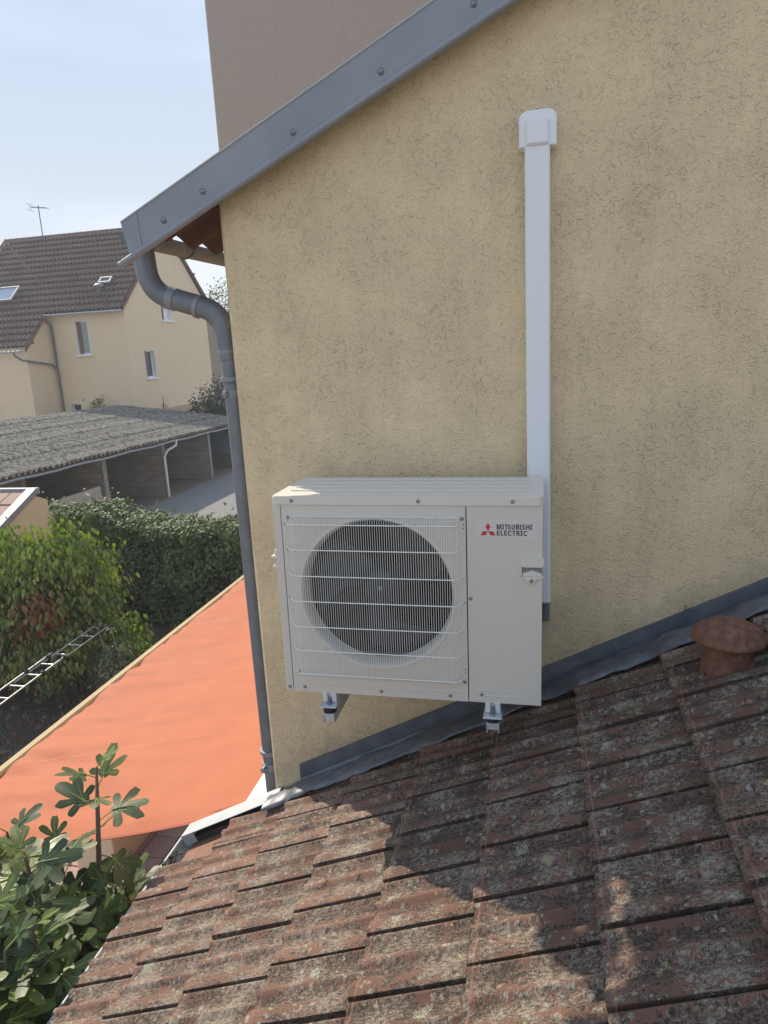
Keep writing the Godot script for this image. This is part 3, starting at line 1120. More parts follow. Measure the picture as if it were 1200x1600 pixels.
func unit() -> void:
	var W := 0.84
	var H := 0.645
	var Z0 := 0.085
	var Z1 := 0.405
	var t := thing("outdoor_unit", "white air conditioning outdoor unit with wire fan grille on the yellow wall", "air conditioner", Vector3(0, 0, 0))
	t.rotation.z = -0.0118
	var fx := 0.3265
	var fy := 0.352
	var R := 0.243
	# casing: back, sides, floor, top (open at the fan)
	var b := Mb.new()
	b.box(Vector3(0.0, 0.0, Z0), Vector3(0.012, H, Z1 - 0.001), 0.003)
	b.box(Vector3(W - 0.012, 0.0, Z0), Vector3(W, H, Z1 - 0.001), 0.003)
	b.box(Vector3(0.0125, 0.004, Z0), Vector3(W - 0.0125, 0.014, Z1 - 0.004))
	b.box(Vector3(0.0125, H - 0.012, Z0), Vector3(W - 0.0125, H - 0.002, Z1 - 0.004))
	var case := obj("casing", b, M.case, t)
	b = Mb.new()
	b.box(Vector3(0.0125, 0.0145, Z0 + 0.002), Vector3(W - 0.0125, H - 0.0125, Z0 + 0.01))
	b.box(Vector3(0.614, 0.0145, Z0 + 0.011), Vector3(0.62, H - 0.0125, Z1 - 0.01))
	obj("inner_wall", b, M.inside, case)
	b = Mb.new()
	for i in 70:
		var xx := 0.03 + i * 0.0083
		b.box(Vector3(xx, 0.03, Z0 + 0.011), Vector3(xx + 0.0016, H - 0.03, Z0 + 0.035))
	stuff(obj("cooling_fins", b, M.fin, case))
	# corner post on the left of the front
	b = Mb.new()
	b.box(Vector3(0.0, 0.001, Z1), Vector3(0.0255, H - 0.001, Z1 + 0.0035), 0.0025)
	obj("corner_post", b, M.case, t)
	# front panel with the round opening
	b = Mb.new()
	var x0 := 0.0275
	var x1 := 0.6125
	var y0 := 0.001
	var y1 := H - 0.002
	var n := 96
	var rim := []
	var hole := []
	for i in n:
		var a := TAU * (i + 0.5) / n
		var d := Vector2(cos(a), sin(a))
		hole.append(Vector2(fx, fy) + d * (R + 0.012))
		var k := INF
		if d.x > 1e-6:
			k = minf(k, (x1 - fx) / d.x)
		if d.x < -1e-6:
			k = minf(k, (x0 - fx) / d.x)
		if d.y > 1e-6:
			k = minf(k, (y1 - fy) / d.y)
		if d.y < -1e-6:
			k = minf(k, (y0 - fy) / d.y)
		rim.append(Vector2(fx, fy) + d * k)
	var z := Z1 + 0.003
	for i in n:
		var j := (i + 1) % n
		var a: Vector2 = hole[i]
		var c: Vector2 = hole[j]
		var e: Vector2 = rim[j]
		var g: Vector2 = rim[i]
		b.quad(Vector3(a.x, a.y, z), Vector3(g.x, g.y, z), Vector3(e.x, e.y, z), Vector3(c.x, c.y, z))
		if g.x != e.x and g.y != e.y:
			var cx := x1 if g.x > fx else x0
			var cy := y1 if g.y > fy else y0
			var cr := Vector3(cx, cy, z)
			b.tri(Vector3(g.x, g.y, z), cr, Vector3(e.x, e.y, z))
	b.quad(Vector3(x0, y0, Z1), Vector3(x0, y0, z), Vector3(x0, y1, z), Vector3(x0, y1, Z1))
	b.quad(Vector3(x1, y0, z), Vector3(x1, y0, Z1), Vector3(x1, y1, Z1), Vector3(x1, y1, z))
	b.quad(Vector3(x0, y0, Z1), Vector3(x1, y0, Z1), Vector3(x1, y0, z), Vector3(x0, y0, z))
	var front := obj("front_panel", b, M.case, t)
	# pressed line near the foot
	b = Mb.new()
	b.box(Vector3(0.085, 0.030, z - 0.001), Vector3(0.60, 0.0335, z + 0.0022), 0.001)
	obj("pressed_rib", b, M.case, front)
	# bell mouth
	b = Mb.new()
	b.t = Transform3D(Basis(Vector3.RIGHT, PI / 2), Vector3(fx, fy, z))
	var mouth := [Vector2(R + 0.0135, 0.0), Vector2(R + 0.0125, 0.002), Vector2(R + 0.009, 0.0035), Vector2(R + 0.005, 0.002), Vector2(R + 0.001, -0.005), Vector2(R - 0.004, -0.02), Vector2(R - 0.006, -0.06)]
	mouth.reverse()
	for i in mouth.size() - 1:
		var p: Vector2 = mouth[i]
		var q: Vector2 = mouth[i + 1]
		b.smooth(5)
		for k in 72:
			var a0 := TAU * k / 72.0
			var a1 := TAU * (k + 1) / 72.0
			b.quad(Vector3(p.x * cos(a0), p.y, p.x * sin(a0)), Vector3(p.x * cos(a1), p.y, p.x * sin(a1)), Vector3(q.x * cos(a1), q.y, q.x * sin(a1)), Vector3(q.x * cos(a0), q.y, q.x * sin(a0)))
	b.smooth(-1)
	obj("bell_mouth", b, M.case_lid, front)
	# fan at rest
	var fan := Node3D.new()
	fan.position = Vector3(fx, fy, Z1 - 0.09)
	put(fan, "fan", t)
	b = Mb.new()
	b.t = Transform3D(Basis(Vector3.RIGHT, PI / 2), Vector3.ZERO)
	b.lathe([Vector2(0.062, -0.05), Vector2(0.062, 0.012), Vector2(0.052, 0.02), Vector2(0.012, 0.022), Vector2(0.010, 0.03), Vector2(0, 0.03)], 32)
	obj("hub", b, M.blade, fan)
	b = Mb.new()
	b.t = Transform3D(Basis(Vector3.RIGHT, PI / 2), Vector3(0, 0, 0.03))
	b.lathe([Vector2(0.009, 0), Vector2(0.009, 0.007), Vector2(0.004, 0.010), Vector2(0, 0.010)], 6)
	obj("nut", b, M.screw, fan)
	b = Mb.new()
	b.smooth(1)
	var NR := 8
	var NA := 8
	var grid := []
	for i in NR + 1:
		var row := []
		var r := lerpf(0.058, 0.222, float(i) / NR)
		var sweep := 0.55 * float(i) / NR
		var half := lerpf(0.42, 0.62, float(i) / NR)
		for j in NA + 1:
			var v := j / float(NA) * 2.0 - 1.0
			var a := sweep + v * half
			row.append(Vector3(r * cos(a), r * sin(a), v * 0.038 * (1 - 0.25 * float(i) / NR) + 0.012 * v * v))
		grid.append(row)
	for i in NR:
		for j in NA:
			b.quad(grid[i][j], grid[i + 1][j], grid[i + 1][j + 1], grid[i][j + 1])
			var dn := Vector3(0, 0, -0.004)
			b.quad(grid[i][j] + dn, grid[i][j + 1] + dn, grid[i + 1][j + 1] + dn, grid[i + 1][j] + dn)
	var bm := b.done()
	for i in 3:
		var o := obj("blade", bm, M.blade, fan)
		o.rotation.z = 0.35 + TAU / 3 * i
	# service panel on the right
	b = Mb.new()
	b.box(Vector3(0.6155, 0.001, Z1), Vector3(W, y1, z), 0.0025)
	var serv := obj("service_panel", b, M.case, t)
	b = Mb.new()
	b.box(Vector3(0.638, 0.024, z - 0.001), Vector3(0.80, 0.0265, z + 0.0016), 0.001)
	b.box(Vector3(0.638, 0.0435, z - 0.001), Vector3(0.80, 0.0455, z + 0.0012), 0.001)
	obj("pressed_rib", b, M.case, serv)
	# lid: hangs over a little, three ribs along it
	b = Mb.new()
	var lid := rounded(-0.003, Z0 - 0.004, W + 0.003, Z1 + 0.006, 0.018, 6)
	b.t = Transform3D(Basis(Vector3.RIGHT, PI / 2), Vector3(0, 0, 0))
	b.prism(lid, -(H + 0.0235), -(H - 0.001))
	b.prism(rounded(-0.0005, Z0 - 0.0015, W + 0.0005, Z1 + 0.0035, 0.016, 6), -(H + 0.026), -(H + 0.0235))
	var ld := obj("lid", b, M.case_lid, t)
	for r in [0.135, 0.20, 0.265, 0.32]:
		b = Mb.new()
		b.box(Vector3(0.035, H + 0.0255, r - 0.009), Vector3(W - 0.035, H + 0.0295, r + 0.009), 0.003)
		obj("rib", b, M.case_lid, ld)
	# wire grille: bars bent back to the panel at both ends
	var gr := Node3D.new()
	put(gr, "grille", t)
	var gz := Z1 + 0.036
	var gx0 := 0.047
	var gx1 := 0.599
	var gy0 := 0.066
	var gy1 := 0.606
	var bar := Mb.new()
	bar.tube([Vector3(0, gy0, z + 0.002), Vector3(0, gy0 + 0.001, gz - 0.016), Vector3(0, gy0 + 0.012, gz - 0.002), Vector3(0, gy0 + 0.022, gz), Vector3(0, gy1 - 0.022, gz), Vector3(0, gy1 - 0.008, gz - 0.003), Vector3(0, gy1, gz - 0.018), Vector3(0, gy1 + 0.001, z + 0.002)], 0.0008, 5, false)
	var barm := bar.done()
	var nb := 73
	for i in nb:
		var o := obj("bar", barm, M.wire, gr)
		o.position = Vector3(lerpf(gx0 + 0.012, gx1 - 0.012, float(i) / (nb - 1)), 0, 0)
		# the outermost bars sit further back, on the bend of the cross wires
		var e := mini(i, nb - 1 - i)
		if e < 2:
			o.position.z = -0.012 + e * 0.006
	for y in [0.587, 0.505, 0.419, 0.334, 0.248, 0.165, 0.083]:
		b = Mb.new()
		b.tube([Vector3(gx0 - 0.004, y + 0.004, z), Vector3(gx0 + 0.0, y + 0.003, z + 0.012), Vector3(gx0 + 0.014, y, gz + 0.001), Vector3(gx0 + 0.022, y, gz + 0.003), Vector3(gx1 - 0.022, y, gz + 0.003), Vector3(gx1 - 0.014, y, gz + 0.001), Vector3(gx1, y + 0.003, z + 0.012), Vector3(gx1 + 0.004, y + 0.004, z)], 0.0019, 6)
		obj("cross_wire", b, M.wire, gr)
	b = Mb.new()
	b.tube([Vector3(gx0 + 0.008, gy1 + 0.001, z + 0.004), Vector3(gx1 - 0.008, gy1 + 0.001, z + 0.004)], 0.0019, 6)
	obj("cross_wire", b, M.wire, gr)
	# screws
	var sc := Mb.new()
	sc.lathe([Vector2(0.0062, 0), Vector2(0.0062, 0.0015), Vector2(0.0045, 0.0035), Vector2(0.0015, 0.0036), Vector2(0.0, 0.0022)], 10)
	var scm := sc.done()
	var spots := []
	for s in [[0.066, H + 0.012, Z1 + 0.006], [0.470, H + 0.012, Z1 + 0.006], [0.752, H + 0.012, Z1 + 0.006], [0.013, 0.016, Z1 + 0.0035], [0.066, 0.018, z], [0.328, 0.018, z], [0.555, 0.018, z], [0.655, 0.029, z], [0.6245, 0.350, z], [0.050, 0.603, z], [0.602, 0.603, z], [0.602, 0.069, z], [0.049, 0.071, z]]:
		spots.append(Vector3(s[0], s[1], s[2]))
	for s in spots:
		var o := obj("screw", scm, M.screw, t)
		o.transform = Transform3D(Basis(Vector3.RIGHT, PI / 2), s)
	# drain and wire holes beside the grille
	for s in [Vector2(0.036, 0.580), Vector2(0.036, 0.335), Vector2(0.0405, 0.495), Vector2(0.6055, 0.585), Vector2(0.6055, 0.573), Vector2(0.606, 0.112), Vector2(0.606, 0.099), Vector2(0.607, 0.335)]:
		b = Mb.new()
		b.tube([Vector3(s.x, s.y, z - 0.0005), Vector3(s.x, s.y, z + 0.0006)], 0.002, 8)
		obj("hole", b, M.black, front)
	# right handle: hood, screw tab, and a flat dark sheet painting the shade in its pocket
	b = Mb.new()
	b.prism(rounded(0.775, 0.456, W + 0.004, 0.490, 0.010, 4), z - 0.001, z + 0.0055)
	var hd := obj("handle", b, M.case_lid, serv)
	b = Mb.new()
	b.box(Vector3(0.780, 0.428, z + 0.0002), Vector3(W - 0.001, 0.4555, z + 0.0006))
	obj("hollow_shade", b, mat(lin(0.22, 0.215, 0.20), 0.6), hd)
	b = Mb.new()
	b.prism(PackedVector2Array([Vector2(0.782, 0.428), Vector2(0.782, 0.437), Vector2(0.812, 0.446), Vector2(W - 0.002, 0.436), Vector2(W - 0.002, 0.428)]), z, z + 0.004)
	b.box(Vector3(0.775, 0.4285, z), Vector3(0.7795, 0.457, z + 0.006), 0.001)
	b.prism(PackedVector2Array([Vector2(0.776, 0.427), Vector2(0.790, 0.420), Vector2(0.800, 0.405), Vector2(0.815, 0.405), Vector2(0.824, 0.420), Vector2(W + 0.003, 0.423), Vector2(W + 0.003, 0.4275)]), z, z + 0.006)
	obj("tab", b, M.case_lid, hd)
	var hs := obj("screw", scm, M.screw, hd)
	hs.transform = Transform3D(Basis(Vector3.RIGHT, PI / 2), Vector3(0.8075, 0.414, z + 0.006))
	# left handle: two lips standing out of the side
	b = Mb.new()
	b.box(Vector3(-0.010, 0.470, Z1 - 0.075), Vector3(0.001, 0.492, Z1 - 0.005), 0.003)
	b.box(Vector3(-0.021, 0.462, Z1 - 0.075), Vector3(0.001, 0.4715, Z1 - 0.002), 0.002)
	b.box(Vector3(-0.018, 0.429, Z1 - 0.075), Vector3(0.001, 0.440, Z1 - 0.002), 0.002)
	b.prism(PackedVector2Array([Vector2(0.001, 0.441), Vector2(-0.016, 0.441), Vector2(0.001, 0.458)]), Z1 - 0.07, Z1 - 0.01)
	obj("handle", b, M.case_lid, t)
	# feet: galvanised channels that stand on the brackets
	for x in [0.150, 0.690]:
		b = Mb.new()
		b.box(Vector3(x - 0.024, -0.034, Z1 - 0.032), Vector3(x - 0.007, 0.004, Z1 + 0.004), 0.002)
		b.box(Vector3(x + 0.007, -0.034, Z1 - 0.032), Vector3(x + 0.024, 0.004, Z1 + 0.004), 0.002)
		b.box(Vector3(x - 0.0065, -0.032, Z1 - 0.03), Vector3(x + 0.0065, 0.004, Z1 - 0.004), 0.001)
		var ft := obj("foot", b, M.galv_white, t)
		b = Mb.new()
		b.box(Vector3(x - 0.030, -0.040, Z1 - 0.034), Vector3(x + 0.030, -0.0345, Z1 + 0.034), 0.0015)
		obj("foot_plate", b, M.galv, ft)
		b = Mb.new()
		b.tube([Vector3(x, -0.0345, Z1 + 0.014), Vector3(x, -0.028, Z1 + 0.014)], 0.008, 6)
		b.tube([Vector3(x, -0.0345, Z1 + 0.014), Vector3(x, -0.020, Z1 + 0.014)], 0.004, 8)
		obj("nut", b, M.screw, ft)
	# maker's sticker: three red lozenges and two lines of lettering
	b = Mb.new()
	b.box(Vector3(0.643, 0.541, z + 0.0002), Vector3(0.820, 0.606, z + 0.0006))
	var st := obj("sticker", b, M.sticker, serv)
	var c0 := Vector2(0.6795, 0.5655)
	for i in 3:
		var a: float = [PI / 2, PI * 7 / 6, PI * 11 / 6][i]
		var d := Vector2(cos(a), sin(a))
		var s1 := d.rotated(PI / 6) * 0.0145
		var s2 := d.rotated(-PI / 6) * 0.0145
		b = Mb.new()
		b.prism(PackedVector2Array([c0 + d * 0.0006, c0 + d * 0.0006 + s2, c0 + d * 0.0006 + s1 + s2, c0 + d * 0.0006 + s1]), z + 0.0007, z + 0.0011)
		obj("lozenge", b, M.red, st)
	var font := SystemFont.new()
	font.font_names = PackedStringArray(["Droid Sans"])
	font.font_weight = 700
	var words := ["MITSUBISHI", "ELECTRIC"]
	for i in 2:
		var tm := TextMesh.new()
		tm.text = words[i]
		tm.font = font
		tm.font_size = 32
		tm.pixel_size = 0.001
		tm.depth = 0.01
		tm.curve_step = 1.0
		tm.horizontal_alignment = HORIZONTAL_ALIGNMENT_LEFT
		var ab := tm.get_aabb()
		var o := obj("lettering", tm, M.ink, st)
		var wd: float = [0.1035, 0.089][i]
		var k: float = 0.0155 / ab.size.y
		o.scale = Vector3(wd / ab.size.x, k, 0.04)
		o.position = Vector3(0.7055 - ab.position.x * o.scale.x, [0.5715, 0.5525][i] - ab.position.y * k, z + 0.0010)


func vent() -> void:
	var t := thing("roof_vent", "rusty terracotta vent with a mushroom cap on the tile roof by the flashing", "vent", Vector3(1.385, roof_y(1.385) - 0.005, 0.345))
	t.scale = Vector3(0.84, 0.92, 0.84)
	var b := Mb.new()
	b.lathe([Vector2(0.092, -0.06), Vector2(0.088, 0.0), Vector2(0.080, 0.06), Vector2(0.076, 0.115), Vector2(0, 0.115)], 36)
	obj("stem", b, M.terracotta, t)
	b = Mb.new()
	b.lathe([Vector2(0.06, 0.112), Vector2(0.112, 0.100), Vector2(0.122, 0.104), Vector2(0.126, 0.112), Vector2(0.123, 0.122), Vector2(0.108, 0.140), Vector2(0.080, 0.156), Vector2(0.045, 0.166), Vector2(0.015, 0.169), Vector2(0, 0.169)], 40)
	obj("cap", b, M.terracotta, t)
	b = Mb.new()
	b.t = Transform3D(Basis(Vector3.BACK, PITCH), Vector3(0, 0.0, 0))
	b.lathe([Vector2(0.085, 0.0), Vector2(0.108, 0.001), Vector2(0.104, 0.010), Vector2(0.085, 0.016)], 30)
	obj("collar", b, M.terracotta, t)


func awning() -> void:
	var t := thing("awning", "orange fabric awning spread below the downpipe over the terrace", "awning", Vector3(-0.5, -0.95, -3.0))
	var inv := -t.position
	var pitch := deg_to_rad(13)
	var len := 2.05
	var z0 := -0.135
	var z1 := -6.4
	var b := Mb.new()
	b.t = Transform3D(Basis.IDENTITY, inv)
	b.smooth(1)
	var wn := noise(71, 1.0, 3)
	var nx := 40
	var nz := 160
	var seams := [-1.05, -2.25, -3.45, -4.65, -5.85]
	var at := func(i: int, j: int) -> Vector3:
		var u := float(i) / nx
		var v := float(j) / nz
		var z := lerpf(z0, z1, v)
		var y := -0.92 - sin(pitch) * len * u
		# it sags between bar and wall, and creases fan out from the bar
		y -= 0.05 * sin(PI * u)
		y += 0.030 * wn.get_noise_2d(u * 0.9 + 5.0, z * 2.6) * smoothstep(0.0, 0.5, u)
		y += 0.016 * wn.get_noise_2d(u * 0.6, z * 5.0 + u * 3.0) * smoothstep(0.2, 0.9, u)
		# near hem hangs a little
		var e := (z0 - z)
		y -= 0.035 * exp(-pow(e / 0.12, 2)) * sin(PI * u)
		for s in seams:
			y += 0.0015 * exp(-pow((z - s) / 0.03, 2))
		return Vector3(-0.5 - cos(pitch) * len * u, y, z + 0.05 * sin(PI * u) * exp(-e / 0.5) * -1.0)
	for i in nx:
		for j in nz:
			b.quad(at.call(i, j), at.call(i, j + 1), at.call(i + 1, j + 1), at.call(i + 1, j))
	var cloth := obj("cloth", b, M.canvas, t)
	# sewn seams and the doubled hem
	for s in seams:
		var sb_ := Mb.new()
		sb_.t = Transform3D(Basis.IDENTITY, inv)
		var j := int(round((s - z0) / (z1 - z0) * nz))
		var pts := []
		for i in range(0, nx + 1, 2):
			pts.append(at.call(i, j) + Vector3(0, -0.0015, 0))
		sb_.tube(pts, 0.0035, 8)
		obj("seam", sb_, mat(lin(0.72, 0.30, 0.17), 0.8), cloth)
	for h in [[0, 1], [2, 3]]:
		var hb := Mb.new()
		hb.t = Transform3D(Basis.IDENTITY, inv)
		for i in nx:
			var p0: Vector3 = at.call(i, 0)
			var p1: Vector3 = at.call(i + 1, 0)
			var o0 := Vector3(0, 0.003 if h[0] == 0 else 0.004, -0.03 * h[0] + 0.0)
			var o1 := Vector3(0, 0.003 if h[0] == 0 else 0.004, -0.03 * h[1] + 0.008)
			hb.quad(p0 + o0, p0 + o1, p1 + o1, p1 + o0)
		obj("hem", hb, mat(lin(0.30, 0.065, 0.03), 0.8), cloth)
	# front bar with its cream valance strip
	b = Mb.new()
	b.t = Transform3D(Basis.IDENTITY, inv)
	var xe := -0.5 - cos(pitch) * len
	var ye := -0.92 - sin(pitch) * len
	b.box(Vector3(xe - 0.075, ye - 0.055, z1 - 0.03), Vector3(xe - 0.002, ye + 0.008, z0 + 0.02), 0.014)
	obj("front_bar", b, M.beige, t)
	b = Mb.new()
	b.t = Transform3D(Basis.IDENTITY, inv)
	b.tube([Vector3(-0.50, -0.955, z0 + 0.02), Vector3(-0.50, -0.955, z1 - 0.02)], 0.034, 16)
	obj("roller", b, M.white, t)
	# white hood against the wall
	b = Mb.new()
	b.t = Transform3D(Basis.IDENTITY, inv)
	b.prism(PackedVector2Array([Vector2(-0.262, -0.83), Vector2(-0.262, -1.08), Vector2(-0.44, -1.08), Vector2(-0.495, -0.905), Vector2(-0.48, -0.89)]), z1 - 0.04, z0 + 0.06)
	obj("hood", b, M.white, t)
	# folding arms
	for z in [-0.9, -5.6]:
		b = Mb.new()
		b.t = Transform3D(Basis.IDENTITY, inv)
		b.tube([Vector3(-0.45, -1.0, z), Vector3(-1.5, -1.25, z - 0.5), Vector3(xe, ye - 0.05, z)], 0.022, 8)
		obj("folding_arm", b, M.white, t)


func wall_with_openings(b: Mb, o: Vector3, ux: Vector3, w: float, tops: Callable, y0: float, holes: Array) -> void:
	# a wall face from o along ux, its head given by tops(x); each hole is [x0, y0, x1, y1]
	var xs := [0.0, w]
	for h in holes:
		xs.append(h[0])
		xs.append(h[2])
	xs.sort()
	for i in xs.size() - 1:
		var xa: float = xs[i]
		var xb: float = xs[i + 1]
		if xb - xa < 1e-4:
			continue
		var ys := []
		for h in holes:
			if h[0] < (xa + xb) / 2 and h[2] > (xa + xb) / 2:
				ys.append([h[1], h[3]])
		ys.sort_custom(func(p: Array, q: Array) -> bool: return p[0] < q[0])
		var from := y0
		for y in ys:
			b.quad(o + ux * xa + Vector3.UP * from, o + ux * xb + Vector3.UP * from, o + ux * xb + Vector3.UP * y[0], o + ux * xa + Vector3.UP * y[0])
			from = y[1]
		b.quad(o + ux * xa + Vector3.UP * from, o + ux * xb + Vector3.UP * from, o + ux * xb + Vector3.UP * tops.call(xb), o + ux * xa + Vector3.UP * tops.call(xa))


func far_house() -> void:
	var X := -19.56     # gable plane, facing +x
	var ZF := -31.0     # front, facing +z
	var ZB := -40.3
	var XW := -23.9     # the wing that comes forward on the left
	var ZW := -28.9
	var XL := -29.6
	var eave := 3.82
	var ridge := 8.5
	var ZR := -36.0
	var m := (ridge - eave) / (ZR + 30.7)   # height per metre of z (negative)
	var t := thing("cream_house", "cream house with steep brown tile roof, far left behind the garages", "house", Vector3(X, GROUND, ZF))
	var inv := -t.position
	var b := Mb.new()
	b.t = Transform3D(Basis.IDENTITY, inv)
	var fl := func(_x: float) -> float: return eave - 0.02 - GROUND
	var win_f := [-22.43 - XW, 1.72 - GROUND, -21.72 - XW, 3.40 - GROUND]
	var cellar := [-23.35 - XW, -1.35 - GROUND, -22.72 - XW, -0.76 - GROUND]
	wall_with_openings(b, Vector3(XW, GROUND, ZF), Vector3.RIGHT, X - XW, fl, 0.0, [win_f, cellar])
	b.t = Transform3D(Basis.IDENTITY, inv)
	var gable := func(s: float) -> float:
		var zz := ZF - s
		return (eave + m * (zz + 30.7) if zz > ZR else ridge - m * (zz - ZR)) - 0.06 - GROUND
	# the gable is split at the ridge so that its head follows both slopes
	var wa := [34.75 - 31.0, 3.40 - GROUND, 35.9 - 31.0, 5.0 - GROUND]
	var wb := [32.45 - 31.0, 0.35 - GROUND, 33.5 - 31.0, 1.78 - GROUND]
	wall_with_openings(b, Vector3(X, GROUND, ZF), Vector3.FORWARD, ZF - ZR, gable, 0.0, [wa, wb])
	wall_with_openings(b, Vector3(X, GROUND, ZR), Vector3.FORWARD, ZR - ZB, func(s: float) -> float: return gable.call(s + ZF - ZR), 0.0, [])
	# back and left
	b.quad(Vector3(X, GROUND, ZB), Vector3(XL, GROUND, ZB), Vector3(XL, 4.9, ZB), Vector3(X, 4.9, ZB))
	b.face([Vector3(XL, GROUND, ZB), Vector3(XL, GROUND, ZF), Vector3(XL, eave, ZF), Vector3(XL, ridge - 0.05, ZR), Vector3(XL, 4.9, ZB)], Vector3(0, 0, -35))
	# forward wing under the long slope
	var wing := func(_x: float) -> float: return 2.2 - GROUND
	var wl := [-27.4 - XL, -0.9 - GROUND, -26.05 - XL, 0.55 - GROUND]
	wall_with_openings(b, Vector3(XL, GROUND, ZW), Vector3.RIGHT, XW - XL, wing, 0.0, [wl])
	b.quad(Vector3(XW, GROUND, ZW), Vector3(XW, GROUND, ZF), Vector3(XW, eave - 0.05, ZF), Vector3(XW, 2.2, ZW))
	b.quad(Vector3(XL, GROUND, ZF), Vector3(XL, GROUND, ZW), Vector3(XL, 2.2, ZW), Vector3(XL, eave, ZF))
	obj("wall", b, M.cream, t)
	# darker plinth band
	b = Mb.new()
	b.t = Transform3D(Basis.IDENTITY, inv)
	b.box(Vector3(XW, GROUND, ZF), Vector3(X, -1.38, ZF + 0.03))
	b.box(Vector3(X, GROUND, ZB), Vector3(X + 0.03, -1.38, ZF + 0.03))
	b.box(Vector3(XL, GROUND, ZW), Vector3(XW + 0.03, -1.38, ZW + 0.03))
	b.box(Vector3(XW, GROUND, ZF + 0.03), Vector3(XW + 0.03, -1.38, ZW))
	obj("plinth", b, mottled([[0.2, 0.40, 0.29, 0.2], [0.8, 0.46, 0.34, 0.24]], 0.9), t)

	# windows: [corner, along, inwards, width, height, kind]
	for w in [[Vector3(-22.43, 1.72, ZF), Vector3.RIGHT, 0.71, 1.68, 0], [Vector3(-23.35, -1.35, ZF), Vector3.RIGHT, 0.63, 0.59, 3], [Vector3(X, 3.40, -34.75), Vector3.FORWARD, 1.15, 1.6, 1], [Vector3(X, 0.35, -32.45), Vector3.FORWARD, 1.05, 1.43, 2], [Vector3(-27.4, -0.9, ZW), Vector3.RIGHT, 1.35, 1.45, 4]]:
		far_window(t, w[0] + inv, w[1], w[2], w[3], w[4])

	# roof: rows of tiles, each lapping the one below
	var rows := 14
	var run := 5.3 / rows
	var rb := Mb.new()
	rb.t = Transform3D(Basis.IDENTITY, inv)
	rb.smooth(1)
	for i in range(-5, rows):
		var za := -30.7 - run * i
		var zb := za - run * 1.3
		var xa := XL
		var xb := X + 0.12 if i >= 0 else XW + 0.12
		if i < 0 and za > -28.66:
			continue
		rb.smooth(1)
		var nw := int((xb - xa) / 0.035)
		for j in nw:
			var p := []
			for e in [[j, za, 0.13], [j + 1, za, 0.13], [j + 1, zb, 0.0], [j, zb, 0.0]]:
				var x: float = xa + (xb - xa) * e[0] / nw
				p.append(Vector3(x, eave + m * (e[1] + 30.7) + e[2] + 0.055 * sin(x * TAU / 0.25), e[1] + e[2] * 0.5))
			rb.quad(p[0], p[1], p[2], p[3])
			rb.smooth(2)
			rb.quad(p[0] + Vector3(0, -0.05, -0.01), p[1] + Vector3(0, -0.05, -0.01), p[1], p[0])
			rb.smooth(1)
	# back slope, plain
	rb.smooth(-1)
	rb.quad(Vector3(X + 0.12, 4.6, -40.7), Vector3(XL, 4.6, -40.7), Vector3(XL, ridge, ZR), Vector3(X + 0.12, ridge, ZR))
	var roof := obj("roof", rb, M.far_tile, t)
	stuff(roof)
	var tl := Mb.new()
	tl.tube([Vector3(0, 0, 0), Vector3(0.40, 0, 0)], [0.12, 0.135], 12)
	var tlm := tl.done()
	for i in 26:
		var o := obj("ridge_tile", tlm, M.far_tile, roof)
		o.position = Vector3(XL + i * 0.39, ridge + 0.0, ZR) + inv
	# verge boards
	b = Mb.new()
	b.t = Transform3D(Basis.IDENTITY, inv)
	for seg in [[X + 0.13, eave, -30.68, ridge, ZR], [X + 0.13, 4.6, -40.7, ridge, ZR], [XW + 0.13, eave + m * 2.04, -28.66, eave, -30.7], [XL - 0.05, eave + m * 2.04, -28.66, ridge + 0.1, ZR]]:
		var p := Vector3(seg[0], seg[1] - 0.10, seg[2])
		var q := Vector3(seg[0], seg[3] - 0.10, seg[4])
		var up := Vector3(0, 0.16, 0)
		var ox := Vector3(0.04, 0, 0)
		b.quad(p + ox, q + ox, q + ox + up, p + ox + up)
		b.quad(p, p + ox, q + ox, q)
		b.quad(p + up, q + up, q + ox + up, p + ox + up)
	obj("verge_board", b, M.wood, roof)
	for pu in [Vector3(X + 0.02, 6.2, -39.0), Vector3(X + 0.02, 4.35, -31.3), Vector3(X + 0.02, 6.3, -33.75), Vector3(XW + 0.02, 2.45, -29.35)]:
		b = Mb.new()
		b.t = Transform3D(Basis.IDENTITY, inv)
		b.box(pu - Vector3(0.02, 0.09, 0.07), pu + Vector3(0.14, 0.06, 0.07), 0.01)
		obj("purlin_end", b, M.wood, roof)
	# gutters and pipes
	b = Mb.new()
	b.t = Transform3D(Basis.IDENTITY, inv)
	b.tube([Vector3(XW - 0.05, eave - 0.06, -30.62), Vector3(X + 0.1, eave - 0.06, -30.62)], 0.06, 10)
	b.tube([Vector3(XL, 2.0, -28.58), Vector3(XW + 0.02, 2.0, -28.58)], 0.06, 10)
	obj("gutter", b, M.zinc_new, t)
	b = Mb.new()
	b.t = Transform3D(Basis.IDENTITY, inv)
	b.tube([Vector3(XW + 0.10, eave - 0.1, -30.62), Vector3(XW + 0.10, eave - 0.3, -30.66), Vector3(XW + 0.16, eave - 0.55, -30.92), Vector3(XW + 0.16, GROUND, -30.92)], 0.055, 10)
	b.tube([Vector3(XW - 0.45, 1.94, -28.58), Vector3(XW - 0.4, 1.78, -28.62), Vector3(XW - 0.1, 1.56, -28.72), Vector3(XW + 0.12, 1.52, -28.84), Vector3(XW + 0.13, 1.30, -30.6), Vector3(XW + 0.16, 1.05, -30.90)], 0.05, 10)
	obj("downpipe", b, M.zinc_dark, t)
